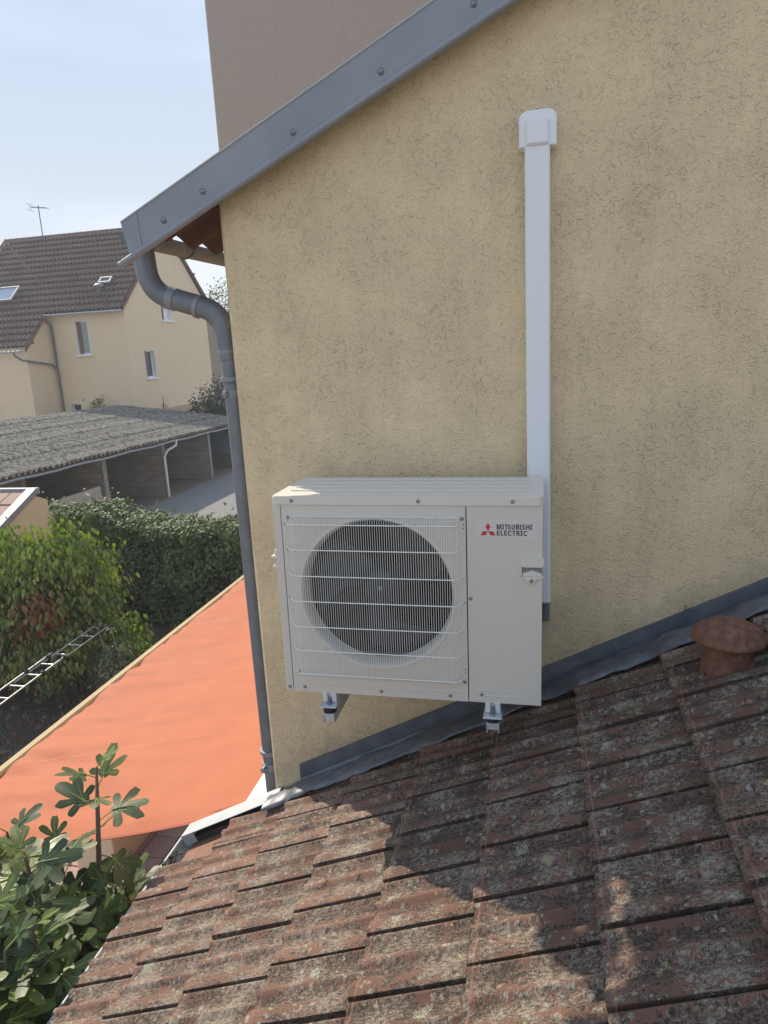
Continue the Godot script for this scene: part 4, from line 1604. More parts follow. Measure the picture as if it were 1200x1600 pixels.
	# skylights and vent pipe on the slope
	for s in [[Vector3(-26.85, 4.9, -31.95), 0.62, 1.15, 0], [Vector3(-21.12, 5.24, -32.36), 0.34, 0.46, 1]]:
		var c: Vector3 = s[0] + Vector3(0, 0.19, 0.12)
		var fr := Mb.new()
		fr.t = Transform3D(Basis(Vector3.RIGHT, atan(-m)), c + inv)
		var hx: float = s[1]
		var hz: float = s[2] / 2
		for q in [[-hx, -hz, -hx + 0.09, hz], [hx - 0.09, -hz, hx, hz], [-hx + 0.091, -hz, hx - 0.091, -hz + 0.09], [-hx + 0.091, hz - 0.09, hx - 0.091, hz]]:
			fr.box(Vector3(q[0], -0.04, q[1]), Vector3(q[2], 0.07, q[3]), 0.01)
		obj("skylight", fr, M.zinc_new, roof)
		var pane := MeshInstance3D.new()
		pane.mesh = box_mesh(Vector3(2 * hx - 0.16, 0.03, 2 * hz - 0.16))
		pane.material_override = M.sky_glass if s[3] == 0 else M.glass
		pane.transform = Transform3D(Basis(Vector3.RIGHT, atan(-m)), c + inv + Vector3(0, 0.012, 0))
		pane.name = numbered(roof, "skylight_pane")
		roof.add_child(pane, true)
	b = Mb.new()
	b.t = Transform3D(Basis.IDENTITY, Vector3(-21.3, 4.75, -31.85) + inv)
	b.lathe([Vector2(0.16, -0.2), Vector2(0.16, 0.32), Vector2(0.30, 0.34), Vector2(0.30, 0.40), Vector2(0.12, 0.5), Vector2(0, 0.52)], 16)
	obj("vent_pipe", b, M.zinc, roof)

	# aerial on the ridge
	var a := thing("tv_aerial", "television aerial on a thin mast standing on the far house's ridge", "antenna", Vector3(-27.14, 8.4, ZR))
	b = Mb.new()
	b.tube([Vector3(0, -0.1, 0), Vector3(0.0, 1.85, 0)], 0.028, 8)
	obj("mast", b, M.zinc_dark, a)
	b = Mb.new()
	b.tube([Vector3(-0.5, 1.80, 0), Vector3(0.62, 1.66, 0)], 0.02, 6)
	obj("boom", b, M.zinc_dark, a)
	for i in 6:
		b = Mb.new()
		var px := -0.42 + i * 0.19
		b.tube([Vector3(px, 1.79 - 0.024 * i, -0.25), Vector3(px, 1.79 - 0.024 * i, 0.25)], 0.011, 5)
		obj("element", b, M.zinc_dark, a)
	for s in [-1, 1]:
		b = Mb.new()
		b.tube([Vector3(-0.52, 1.80, 0), Vector3(-0.56, 1.80 + 0.16 * s, 0.0), Vector3(-0.56, 1.80 + 0.16 * s, 0.3)], 0.011, 5)
		b.tube([Vector3(-0.56, 1.80 + 0.16 * s, 0.0), Vector3(-0.56, 1.80 + 0.16 * s, -0.3)], 0.011, 5)
		obj("reflector", b, M.zinc_dark, a)


func box_mesh(size: Vector3) -> BoxMesh:
	var b := BoxMesh.new()
	b.size = size
	return b


func far_window(t: Node3D, o: Vector3, ux: Vector3, w: float, h: float, kind: int) -> void:
	var n := -ux.cross(Vector3.UP)     # inwards
	var tf := Transform3D(Basis(ux, Vector3.UP, -n), o)
	var deep := 0.24
	# white reveal lining that closes the opening
	var b := Mb.new()
	b.t = tf
	b.box(Vector3(-0.02, 0, -deep - 0.05), Vector3(0.012, h, 0.004))
	b.box(Vector3(w - 0.012, 0, -deep - 0.05), Vector3(w + 0.02, h, 0.004))
	b.box(Vector3(-0.02, h - 0.012, -deep - 0.05), Vector3(w + 0.02, h + 0.02, 0.0035))
	b.box(Vector3(-0.02, -0.02, -deep - 0.05), Vector3(w + 0.02, 0.012, 0.0035))
	b.box(Vector3(-0.02, -0.02, -deep - 0.09), Vector3(w + 0.02, h + 0.02, -deep - 0.051))
	var win := obj("window", b, M.white, t)
	if kind != 3:
		b = Mb.new()
		b.t = tf
		b.box(Vector3(-0.09, -0.10, -0.1), Vector3(w + 0.09, -0.021, 0.10), 0.01)
		obj("sill", b, M.white, win)
	b = Mb.new()
	b.t = tf
	var fw := 0.07
	b.box(Vector3(0.013, 0.013, -deep), Vector3(0.013 + fw, h - 0.013, -deep + 0.06))
	b.box(Vector3(w - 0.013 - fw, 0.013, -deep), Vector3(w - 0.013, h - 0.013, -deep + 0.06))
	b.box(Vector3(0.0135 + fw, 0.013, -deep), Vector3(w - 0.0135 - fw, 0.013 + fw, -deep + 0.06))
	b.box(Vector3(0.0135 + fw, h - 0.013 - fw, -deep), Vector3(w - 0.0135 - fw, h - 0.013, -deep + 0.06))
	if kind == 4:
		b.box(Vector3(w / 2 - 0.04, 0.0135 + fw, -deep), Vector3(w / 2 + 0.04, h - 0.0135 - fw, -deep + 0.06))
	obj("frame", b, M.white, win)
	b = Mb.new()
	b.t = tf
	b.box(Vector3(0.013 + fw, 0.013 + fw, -deep + 0.01), Vector3(w - 0.013 - fw, h - 0.013 - fw, -deep + 0.03))
	obj("pane", b, [M.curtain, M.white, M.glass, M.black, M.glass][kind], win)
	# brown shutter folded into the left of the opening
	if kind < 3:
		b = Mb.new()
		b.t = tf
		var sw: float = [0.24, 0.42, 0.40][kind] * w
		b.box(Vector3(0.016, 0.05, -deep + 0.07), Vector3(0.016 + sw, h - 0.03, -deep + 0.11), 0.006)
		obj("shutter", b, M.wood, win)
	if kind == 1:
		b = Mb.new()
		b.t = tf
		b.box(Vector3(w * 0.45, h * 0.42, -deep + 0.061), Vector3(w - 0.03, h * 0.45, -deep + 0.07))
		obj("rail", b, M.black, win)


func garages() -> void:
	var X := -13.28
	var XB := -19.9
	var t := thing("garage_row", "row of open block garages under a weathered corrugated roof, beyond the hedge", "garages", Vector3(X, GROUND, -20))
	var inv := -t.position
	var parts := [-14.4, -18.2, -22.1, -26.0, -29.0]
	# roof sheets: six by nine-tenths waves, lapped
	var ry := func(x: float, z: float) -> float: return -1.63 + 0.0115 * (z + 13.6) + (X - x) * 0.128
	rng.seed = 14
	var sheets := [[-12.95, -14.6], [-14.5, -16.15], [-16.05, -17.7], [-17.6, -19.25], [-19.15, -20.25]]
	var wz := 0.944
	for c in 5:
		for r in 20:
			var za := -11.6 - r * wz
			var zb := za - wz - 0.06
			var b := Mb.new()
			b.t = Transform3D(Basis.IDENTITY, inv)
			var n := 32
			var lift := rng.randf_range(0.0, 0.012) + 0.003 * r * 0.1
			var at := func(j: int, x: float, dy: float) -> Vector3:
				var z := lerpf(za, zb, float(j) / n)
				return Vector3(x, ry.call(x, z) + 0.042 * sin(z * TAU / 0.236) + dy + lift, z)
			var xa: float = sheets[c][0]
			var xb: float = sheets[c][1]
			var xr := rng.randf_range(-0.03, 0.02)
			for j in n:
				b.smooth(1)
				b.quad(at.call(j, xa + xr, 0.03), at.call(j + 1, xa + xr, 0.03), at.call(j + 1, xb, 0.0), at.call(j, xb, 0.0))
				b.smooth(-1)
				b.quad(at.call(j, xa + xr, 0.0), at.call(j + 1, xa + xr, 0.0), at.call(j + 1, xa + xr, 0.03), at.call(j, xa + xr, 0.03))
			obj("roof_sheet", b, M.fibro, t)
	# back wall, partitions of blocks with plain cores
	var b2 := Mb.new()
	b2.t = Transform3D(Basis.IDENTITY, inv)
	b2.box(Vector3(XB, GROUND, -29.0), Vector3(XB + 0.2, -1.15, -11.6))
	obj("back_wall", b2, M.block[0], t)
	rng.seed = 15
	for i in parts.size():
		var pz: float = parts[i]
		var core := Mb.new()
		core.t = Transform3D(Basis.IDENTITY, inv)
		var yh: float = ry.call(X, pz) - 0.06
		core.prism(PackedVector2Array([Vector2(XB + 0.2, GROUND), Vector2(X - 0.001, GROUND), Vector2(X - 0.001, yh), Vector2(XB + 0.2, ry.call(XB + 0.2, pz) - 0.06)]), pz - 0.16, pz)
		var pw := obj("partition", core, M.mortar, t)
		if i == 0 or i == 4:
			continue
		for row in 10:
			var y := GROUND + row * 0.205
			for k in 9:
				var x := X - 0.02 - k * 0.505 + (0.25 if row % 2 else 0.0)
				var xl := x - 0.495
				x = minf(x, X - 0.02)
				if y + 0.195 > yh:
					continue
				var bl := Mb.new()
				bl.t = Transform3D(Basis.IDENTITY, inv)
				bl.box(Vector3(xl, y + 0.006, pz), Vector3(x, y + 0.199, pz + 0.018 + rng.randf_range(0, 0.005)), 0.004)
				obj("block", bl, M.block[rng.randi() % 2], pw)
		# end pier facing the yard
		var pier := Mb.new()
		pier.t = Transform3D(Basis.IDENTITY, inv)
		pier.box(Vector3(X - 0.019, GROUND, pz - 0.19), Vector3(X + 0.03, yh, pz + 0.03), 0.006)
		obj("pier", pier, M.concrete, pw)
	# eaves gutter and beam
	b2 = Mb.new()
	b2.t = Transform3D(Basis.IDENTITY, inv)
	b2.tube([Vector3(X + 0.05, ry.call(X, -11.6) - 0.13, -11.6), Vector3(X + 0.05, ry.call(X, -29.0) - 0.13, -29.0)], 0.06, 6)
	obj("beam", b2, M.wood, t)
	b2 = Mb.new()
	b2.t = Transform3D(Basis.IDENTITY, inv)
	var pts := []
	for i in 24:
		var z := -11.6 - i * 0.77
		pts.append(Vector3(X + 0.36, ry.call(X, z) - 0.145 - 0.018 * sin(i * 1.7), z))
	b2.tube(pts, 0.035, 8)
	obj("gutter", b2, M.zinc, t)
	b2 = Mb.new()
	b2.t = Transform3D(Basis.IDENTITY, inv)
	b2.tube([Vector3(X + 0.36, -1.85, -22.6), Vector3(X + 0.34, -2.05, -22.6), Vector3(X + 0.12, -2.2, -22.3), Vector3(X + 0.10, -2.4, -22.05), Vector3(X + 0.10, GROUND, -22.05)], 0.055, 10)
	obj("downpipe", b2, M.galv_white, t)
	# panel that closes the foot of one bay, tarpaulin and boards within
	b2 = Mb.new()
	b2.t = Transform3D(Basis.IDENTITY, inv)
	b2.box(Vector3(X - 0.06, GROUND, -18.0), Vector3(X - 0.02, -2.75, -14.5), 0.01)
	obj("bay_panel", b2, M.ply, t)
	b2 = Mb.new()
	b2.t = Transform3D(Basis.IDENTITY, inv)
	b2.smooth(1)
	for i in 12:
		for j in 6:
			var q := []
			for e in [[i, j], [i + 1, j], [i + 1, j + 1], [i, j + 1]]:
				q.append(Vector3(-16.9 + e[0] * 0.28, -3.3 + e[1] * 0.25, -28.7 + 0.07 * sin(e[0] * 1.9 + e[1] * 0.6)))
			b2.quad(q[0], q[1], q[2], q[3])
	obj("tarpaulin", b2, M.tarp, t)
	for p in [[-17.5, -24.5, 2.2, 0.3], [-16.5, -25.2, 1.4, -0.2], [-16.2, -27.6, 2.4, 0.1], [-17.0, -20.9, 1.8, 0.4]]:
		b2 = Mb.new()
		b2.t = Transform3D(Basis(Vector3.UP, p[3]), Vector3(p[0], GROUND + 0.05, p[1]) + inv)
		b2.box(Vector3(-p[2] / 2, 0, -0.15), Vector3(p[2] / 2, 0.14, 0.15), 0.01)
		obj("board", b2, M.wood, t)
	b2 = Mb.new()
	b2.t = Transform3D(Basis.IDENTITY, inv)
	b2.box(Vector3(XB + 0.21, GROUND - 0.05, -28.9), Vector3(X + 0.25, GROUND + 0.03, -11.6), 0.02)
	obj("floor", b2, M.dirt_floor, t)


func outbuilding() -> void:
	var t := thing("garden_shed", "small yellow shed with a zinc-edged tile roof at the left edge behind the bush", "shed", Vector3(-7.92, GROUND, -8.4))
	var X := -7.92
	var inv := -t.position
	var k := 0.452
	var za := -8.3
	var top := -0.97
	var b := Mb.new()
	b.t = Transform3D(Basis.IDENTITY, inv)
	var hy := func(z: float) -> float: return top - k * (z - za)
	b.face([Vector3(X - 0.03, GROUND, -8.6), Vector3(X - 0.03, GROUND, -6.0), Vector3(X - 0.03, hy.call(-6.0) - 0.12, -6.0), Vector3(X - 0.03, hy.call(-8.3) - 0.12, -8.3), Vector3(X - 0.03, hy.call(-8.3) - 0.25, -8.6)], Vector3(-10, -3, -7))
	b.face([Vector3(-12, GROUND, -6.0), Vector3(X - 0.03, GROUND, -6.0), Vector3(X - 0.03, hy.call(-6.0) - 0.12, -6.0), Vector3(-12, hy.call(-6.0) - 0.12, -6.0)], Vector3(-10, -3, -7))
	b.face([Vector3(-12, GROUND, -8.6), Vector3(X - 0.03, GROUND, -8.6), Vector3(X - 0.03, hy.call(-8.3) - 0.25, -8.6), Vector3(-12, hy.call(-8.3) - 0.25, -8.6)], Vector3(-10, -3, -7))
	obj("wall", b, M.cream, t)
	b = Mb.new()
	b.t = Transform3D(Basis.IDENTITY, inv)
	b.quad(Vector3(X, hy.call(-5.8) - 0.12, -5.8), Vector3(X, hy.call(za) - 0.12, za), Vector3(X, hy.call(za), za), Vector3(X, hy.call(-5.8), -5.8))
	b.quad(Vector3(X, hy.call(-5.8), -5.8), Vector3(X, hy.call(za), za), Vector3(X - 0.16, hy.call(za) + 0.015, za), Vector3(X - 0.16, hy.call(-5.8) + 0.015, -5.8))
	b.box(Vector3(-12, top - 0.10, za - 0.12), Vector3(X + 0.005, top + 0.01, za), 0.01)
	obj("verge_cap", b, M.zinc, t)
	# pantiles, one mesh each
	var tile := Mb.new()
	tile.box(Vector3(-0.135, 0, -0.19), Vector3(0.135, 0.025, 0.19), 0.01)
	var tm := tile.done()
	for r in 7:
		for c in 8:
			var o := obj("roof_tile", tm, M.slab[0], t)
			var z := za + 0.22 + r * 0.33
			o.transform = Transform3D(Basis(Vector3.RIGHT, atan(k) - 0.05), Vector3(X - 0.32 - c * 0.275, hy.call(z) - 0.04, z) + inv)


func far_things() -> void:
	var t := thing("block_building", "bare grey block building glimpsed between the cream house and the downpipe", "building", Vector3(-22, GROUND, -50))
	var b := Mb.new()
	b.box(Vector3(-4.6, 0, -8), Vector3(6.0, 8.0, 0), 0.02)
	obj("wall", b, M.concrete, t)
	b = Mb.new()
	b.box(Vector3(-4.9, 8.0, -8.3), Vector3(6.3, 8.25, 0.3), 0.02)
	obj("roof", b, M.zinc_dark, t)
	for k in 22:
		b = Mb.new()
		b.box(Vector3(-4.59, 0.33 + k * 0.33, 0.0), Vector3(6.0, 0.345 + k * 0.33, 0.02))
		obj("course_joint", b, M.mortar, t)

	# tree whose crown shows over the elbow of the pipe
	var tr := thing("garden_tree", "yellow-green tree crown showing just left of the downpipe's upper bend", "tree", Vector3(-24.5, GROUND, -56))
	b = Mb.new()
	b.tube([Vector3(0, 0, 0), Vector3(0.1, 5, 0), Vector3(0, 9.0, 0.2)], [0.28, 0.22, 0.12], 8)
	obj("trunk", b, M.bark, tr)
	crown(tr, [[Vector3(0.4, 10.0, 0), Vector3(2.4, 1.9, 2.2)], [Vector3(2.2, 9.2, 0.5), Vector3(1.9, 1.6, 1.8)], [Vector3(-1.4, 9.0, -0.3), Vector3(1.8, 1.6, 1.8)]], 2600, 0.26, [Color(0.13, 0.15, 0.035), Color(0.17, 0.17, 0.05), Color(0.09, 0.12, 0.03)], 81)

	# dark shrub against the cream gable
	var sh := thing("dark_shrub", "dense dark green shrub at the foot of the cream house, beside the downpipe", "shrub", Vector3(-15.4, GROUND, -31.3))
	b = Mb.new()
	b.tube([Vector3(0, 0, 0), Vector3(0.05, 1.5, 0), Vector3(-0.05, 3.2, 0)], [0.1, 0.07, 0.03], 7)
	b.tube([Vector3(0, 0.6, 0), Vector3(0.6, 2.2, 0.1)], [0.06, 0.02], 6)
	b.tube([Vector3(0, 0.6, 0), Vector3(-0.7, 2.0, 0.1)], [0.06, 0.02], 6)
	obj("stem", b, M.bark, sh)
	crown(sh, [[Vector3(0.2, 3.35, 0), Vector3(0.85, 1.05, 0.8)], [Vector3(-0.55, 2.75, 0.1), Vector3(0.75, 0.95, 0.8)], [Vector3(0.7, 2.7, 0.1), Vector3(0.9, 1.1, 0.8)], [Vector3(0, 1.9, 0), Vector3(1.4, 1.0, 0.9)]], 2600, 0.17, [Color(0.026, 0.045, 0.024), Color(0.04, 0.062, 0.03), Color(0.022, 0.036, 0.022)], 82)

	# overhead cable
	b = Mb.new()
	var pts := []
	for i in 13:
		var u := i / 12.0
		pts.append(Vector3(lerpf(-40.0, 4.0, u), 5.35 + 0.5 * pow(2 * u - 1, 2) - 0.55 * u, -42.0 + 4.0 * u))
	b.tube(pts, 0.016, 5)
	tag(obj("overhead_cable", b, M.black), "thin overhead cable crossing the sky right of the far gable", "cable")


# leaves scattered through a few lumps, more of them near the outside
func crown(parent: Node3D, lumps: Array, count: int, size: float, tones: Array, seed_: int, called := "crown", material: Material = null, droop := 0.5) -> void:
	rng.seed = seed_
	var xf := []
	var col := []
	var vol := []
	var total := 0.0
	for l in lumps:
		total += l[1].x * l[1].y * l[1].z
		vol.append(total)
	# twigs give clumps: leaves gather round random points
	for i in count / 8:
		var pick := rng.randf() * total
		var k := 0
		while vol[k] < pick:
			k += 1
		var d := Vector3(rng.randfn(), rng.randfn(), rng.randfn()).normalized()
		var rr := pow(rng.randf(), 0.4) * rng.randf_range(0.85, 1.12)
		var c: Vector3 = lumps[k][0] + d * rr * lumps[k][1]
		var tone: Color = tones[rng.randi() % tones.size()]
		for j in 8:
			var p := c + Vector3(rng.randfn(), rng.randfn(), rng.randfn()) * size * 0.75
			var out := (d + Vector3(rng.randfn(), rng.randfn() * 0.6, rng.randfn()) * 0.7).normalized()
			var yaxis := (out * Vector3(1, 0.4, 1) + Vector3(0, -droop, 0)).normalized()
			var zaxis := (Vector3.UP + out * 0.7 + Vector3(rng.randfn(), rng.randfn(), rng.randfn()) * 0.35)
			var xaxis := yaxis.cross(zaxis).normalized()
			zaxis = xaxis.cross(yaxis)
			var s := size * rng.randf_range(0.7, 1.25)
			xf.append(Transform3D(Basis(xaxis * s, yaxis * s, zaxis * s), p))
			var g := rng.randf_range(0.8, 1.25)
			col.append(Color(tone.r * g, tone.g * g, tone.b * g))
	many(called, leaf_mesh(0.55), material if material else M.leaf, xf, col, parent)


func hedge() -> void:
	var t := thing("hedge", "long dense ivy hedge with glossy dark leaves between garden and gravel yard", "hedge", Vector3(-5.5, GROUND, -9.8))
	var inv := -t.position
	# woody inside
	var b := Mb.new()
	b.t = Transform3D(Basis.IDENTITY, inv)
	b.box(Vector3(-9.2, GROUND, -10.4), Vector3(-1.0, -2.2, -9.65), 0.1)
	obj("twig_mass", b, mat(lin(0.02, 0.022, 0.014), 0.95), t)
	rng.seed = 33
	var xf := []
	var col := []
	var n1 := noise(91, 1.0, 3)
	for i in 36000:
		var x := rng.randf_range(-9.3, -1.4)
		var top := -1.92 + 0.22 * n1.get_noise_2d(x * 0.7, 0) + (0.26 * smoothstep(-6.9, -7.8, x) if x < -6.9 else 0.0)
		var front := -9.38 + 0.35 * n1.get_noise_2d(x * 0.9, 7.0)
		var p := Vector3(x, 0, 0)
		var out := Vector3.BACK
		if rng.randf() < 0.62:
			p.y = lerpf(GROUND, top, pow(rng.randf(), 0.8))
			p.z = front + 0.30 * n1.get_noise_2d(x * 1.7, p.y * 1.7 + 3.0) - 0.22 * absf(rng.randfn())
			out = Vector3(0, 0.35, 1)
		else:
			p.z = front - rng.randf() * 1.2
			p.y = top - 0.14 * absf(rng.randfn()) + 0.14 * n1.get_noise_2d(x * 2.3, p.z * 2.3)
			out = Vector3(0, 1, 0.35)
			if rng.randf() < 0.02:
				p.y += rng.randf() * 0.3
		out = (out + Vector3(rng.randfn(), rng.randfn(), rng.randfn()) * 0.45).normalized()
		var yax := (Vector3(rng.randfn() * 0.5, -0.8, 0.4) - out * out.dot(Vector3(0, -0.8, 0.4))).normalized()
		var xax := yax.cross(out).normalized()
		var s := rng.randf_range(0.05, 0.088)
		xf.append(Transform3D(Basis(xax * s, yax * s, xax.cross(yax) * s), p + inv))
		var g := rng.randf_range(0.7, 1.3)
		var c: Color = [Color(0.085, 0.125, 0.05), Color(0.11, 0.16, 0.06), Color(0.15, 0.19, 0.075)][rng.randi() % 3]
		if rng.randf() < 0.012 and p.y > top - 0.4:
			c = Color(0.35, 0.25, 0.06)
		col.append(Color(c.r * g, c.g * g, c.b * g))
	many("foliage", leaf_mesh(0.85, 0.1, 0.15), M.ivy, xf, col, t)


func bush() -> void:
	var t := thing("bush", "broad light green bush with a patch of reddening leaves, left beside the hedge", "bush", Vector3(-6.4, GROUND, -6.7))
	rng.seed = 44
	var b := Mb.new()
	for i in 9:
		var a := TAU * i / 9.0
		var e := Vector3(cos(a) * rng.randf_range(0.5, 1.3), rng.randf_range(1.6, 2.5), sin(a) * rng.randf_range(0.3, 0.9))
		b.tube([Vector3(cos(a) * 0.08, 0, sin(a) * 0.08), e * Vector3(0.35, 0.5, 0.35), e], [0.035, 0.025, 0.008], 6)
	obj("stem", b, M.bark, t)
	var greens := [Color(0.18, 0.215, 0.055), Color(0.235, 0.26, 0.06), Color(0.12, 0.165, 0.045), Color(0.28, 0.29, 0.08)]
	crown(t, [[Vector3(-0.9, 1.75, 0.1), Vector3(1.15, 0.95, 0.8)], [Vector3(0.0, 2.0, -0.1), Vector3(0.95, 0.8, 0.75)], [Vector3(-0.25, 1.1, 0.4), Vector3(1.1, 0.8, 0.6)], [Vector3(-1.7, 2.05, 0.0), Vector3(0.9, 0.75, 0.8)], [Vector3(0.72, 0.95, -0.25), Vector3(0.5, 0.55, 0.5)], [Vector3(-1.6, 1.0, 0.5), Vector3(0.9, 0.8, 0.6)]], 15000, 0.10, greens, 45, "foliage", M.leaf, 1.1)
	crown(t, [[Vector3(0.02, 1.62, 0.62), Vector3(0.42, 0.26, 0.22)], [Vector3(-0.32, 1.42, 0.70), Vector3(0.26, 0.2, 0.16)], [Vector3(-1.25, 0.75, 0.95), Vector3(0.22, 0.2, 0.14)]], 420, 0.125, [Color(0.30, 0.075, 0.04), Color(0.26, 0.10, 0.05), Color(0.36, 0.10, 0.06), Color(0.22, 0.12, 0.05)], 46, "red_foliage", M.leaf, 1.1)


func ladder_and_rose() -> void:
	var t := thing("stepladder", "long aluminium ladder propped almost level beside the bush, its hooked end in the rose shrub", "ladder", Vector3(-5.65, GROUND, -5.0))
	var inv := -t.position
	var top := Vector3(-5.60, -2.71, -6.24)
	var foot := Vector3(-5.65, -2.86, -3.2)
	var dir := (foot - top).normalized()
	var L := top.distance_to(foot)
	var across := Vector3(0.11, 0, 0)
	for s in [-1, 1]:
		var b := Mb.new()
		b.t = Transform3D(Basis.IDENTITY, inv)
		b.tube([top + across * s, top + across * s + dir * L * 0.52], 0.0105, 8)
		obj("rail", b, M.alu, t)
		b = Mb.new()
		b.t = Transform3D(Basis.IDENTITY, inv)
		b.tube([top + across * s * 1.18 + dir * L * 0.27 + Vector3(0, 0.03, 0), foot + across * s * 1.18], 0.011, 8)
		obj("rail", b, M.alu, t)
		b = Mb.new()
		b.t = Transform3D(Basis.IDENTITY, inv)
		b.tube([top + across * s, top + across * s + Vector3(0.03, 0.02, -0.06), top + across * s + Vector3(0.05, -0.04, -0.12), Vector3(-5.58 + 0.115 * s, -4.0, -6.62)], 0.012, 8)
		obj("prop", b, M.alu, t)
		for k in [0.30, 0.44]:
			b = Mb.new()
			b.t = Transform3D(Basis.IDENTITY, inv)
			var c: Vector3 = top + across * s * 1.09 + dir * L * k + Vector3(0, 0.015, 0)
			b.box(c - Vector3(0.022, 0.03, 0.03), c + Vector3(0.022, 0.03, 0.03), 0.004)
			obj("clamp", b, M.rubber, t)
	for k in 10:
		var b := Mb.new()
		b.t = Transform3D(Basis.IDENTITY, inv)
		var f := 0.07 + k * 0.095
		var c := top + dir * L * f
		b.tube([c - across * 1.1, c + across * 1.1], 0.011, 8)
		obj("rung", b, M.alu, t)
	for s in [-1, 1]:
		var b := Mb.new()
		b.t = Transform3D(Basis.IDENTITY, inv)
		b.tube([Vector3(-5.65 + 0.13 * s, -2.87, -3.5), Vector3(-5.65 + 0.16 * s, GROUND, -3.5)], 0.013, 8)
		obj("prop", b, M.alu, t)
	for y in [-3.06, -3.40, -3.72]:
		var b := Mb.new()
		b.t = Transform3D(Basis.IDENTITY, inv)
		var zz := lerpf(-6.36, -6.62, (-2.75 - y) / 1.25)
		b.tube([Vector3(-5.67, y, zz), Vector3(-5.47, y, zz)], 0.011, 8)
		obj("rung", b, M.alu, t)

	var r := thing("rose_shrub", "small pale-leaved rose shrub growing around the ladder's top end", "shrub", Vector3(-5.42, GROUND, -6.35))
	var b2 := Mb.new()
	b2.tube([Vector3(0, 0, 0), Vector3(0.05, 0.6, 0.05), Vector3(-0.02, 1.3, 0)], [0.022, 0.016, 0.007], 6)
	b2.tube([Vector3(0, 0.3, 0), Vector3(0.18, 0.85, 0.05)], [0.014, 0.006], 6)
	b2.tube([Vector3(0, 0.3, 0), Vector3(-0.2, 0.7, 0.05)], [0.014, 0.006], 6)
	obj("stem", b2, M.bark, r)
	crown(r, [[Vector3(0.0, 0.72, 0.1), Vector3(0.26, 0.30, 0.24)], [Vector3(0.05, 1.36, 0.0), Vector3(0.20, 0.10, 0.16)], [Vector3(-0.1, 0.45, 0.1), Vector3(0.22, 0.24, 0.2)], [Vector3(0.14, 0.95, 0.05), Vector3(0.18, 0.14, 0.16)]], 900, 0.06, [Color(0.18, 0.21, 0.10), Color(0.24, 0.26, 0.13), Color(0.30, 0.29, 0.17), Color(0.12, 0.15, 0.07)], 47, "foliage", M.ivy, 0.4)


# a fig leaf about one unit long: lobes on a dished blade, stalk end at the origin, tip along +y
func fig_leaf(seed_: int) -> ArrayMesh:
	var r := RandomNumberGenerator.new()
	r.seed = seed_
	var lobes := [[0.0, 1.0, 0.20], [0.72, 0.86, 0.19], [-0.72, 0.86, 0.19], [1.62, 0.58, 0.24], [-1.62, 0.58, 0.24]]
	for l in lobes:
		l[1] *= r.randf_range(0.85, 1.1)
		l[0] += r.randf_range(-0.08, 0.08)
	var pts := []
	var n := 56
	var centre := Vector2(0, 0.10)
	for i in n:
		var a := -PI + TAU * (i + 0.5) / n
		var rad := 0.22
		for l in lobes:
			var d: float = angle_difference(a, l[0])
			# spoon-shaped lobe: its width grows towards the tip
			var ww: float = l[2] * 1.25
			rad = maxf(rad, l[1] * pow(maxf(0.0, 1.0 - pow(absf(d) / (ww * 1.55), 2.4)), 0.62))
		if absf(a) > 2.75:
			rad = minf(rad, 0.10 + 0.5 * (PI - absf(a)))
		rad *= 1.0 + 0.035 * sin(i * 2.9 + seed_)
		pts.append(centre + Vector2(sin(a), cos(a)) * rad * 0.92)
	var curl := r.randf_range(0.10, 0.5)
	var dish := r.randf_range(-0.05, 0.30)
	var side := r.randf_range(-0.15, 0.15)
	var lift := func(p: Vector2) -> Vector3:
		var z := -curl * p.y * absf(p.y) * 0.6 + dish * p.x * p.x + side * p.x * p.y + 0.03 * sin(p.x * 9.0 + seed_) * p.length()
		return Vector3(p.x, p.y, z)
	var b := Mb.new()
	b.smooth(1)
	b.s.set_color(Color(0.4, 0.4, 0.4))
	for i in n:
		var p: Vector2 = pts[i]
		var q: Vector2 = pts[(i + 1) % n]
		var pm := centre.lerp(p, 0.55)
		var qm := centre.lerp(q, 0.55)
		b.tri(lift.call(centre), lift.call(qm), lift.call(pm))
		b.quad(lift.call(pm), lift.call(qm), lift.call(q), lift.call(p))
	# pale ribs just proud of the blade
	b.smooth(-1)
	b.s.set_color(Color(1, 1, 1))
	for l in lobes:
		var d := Vector2(sin(l[0]), cos(l[0]))
		var nrm := Vector2(d.y, -d.x)
		for k in 3:
			var f0 := k / 3.0
			var f1 := (k + 1) / 3.0
			var p0: Vector2 = centre * (0.2 if k == 0 else 1.0) + d * l[1] * 0.86 * f0
			var p1: Vector2 = centre + d * l[1] * 0.86 * f1
			var w0 := 0.016 * (1.1 - f0)
			var w1 := 0.016 * (1.1 - f1)
			var up := Vector3(0, 0, 0.006)
			b.quad(lift.call(p0 - nrm * w0) + up, lift.call(p0 + nrm * w0) + up, lift.call(p1 + nrm * w1) + up, lift.call(p1 - nrm * w1) + up)
	return b.done()


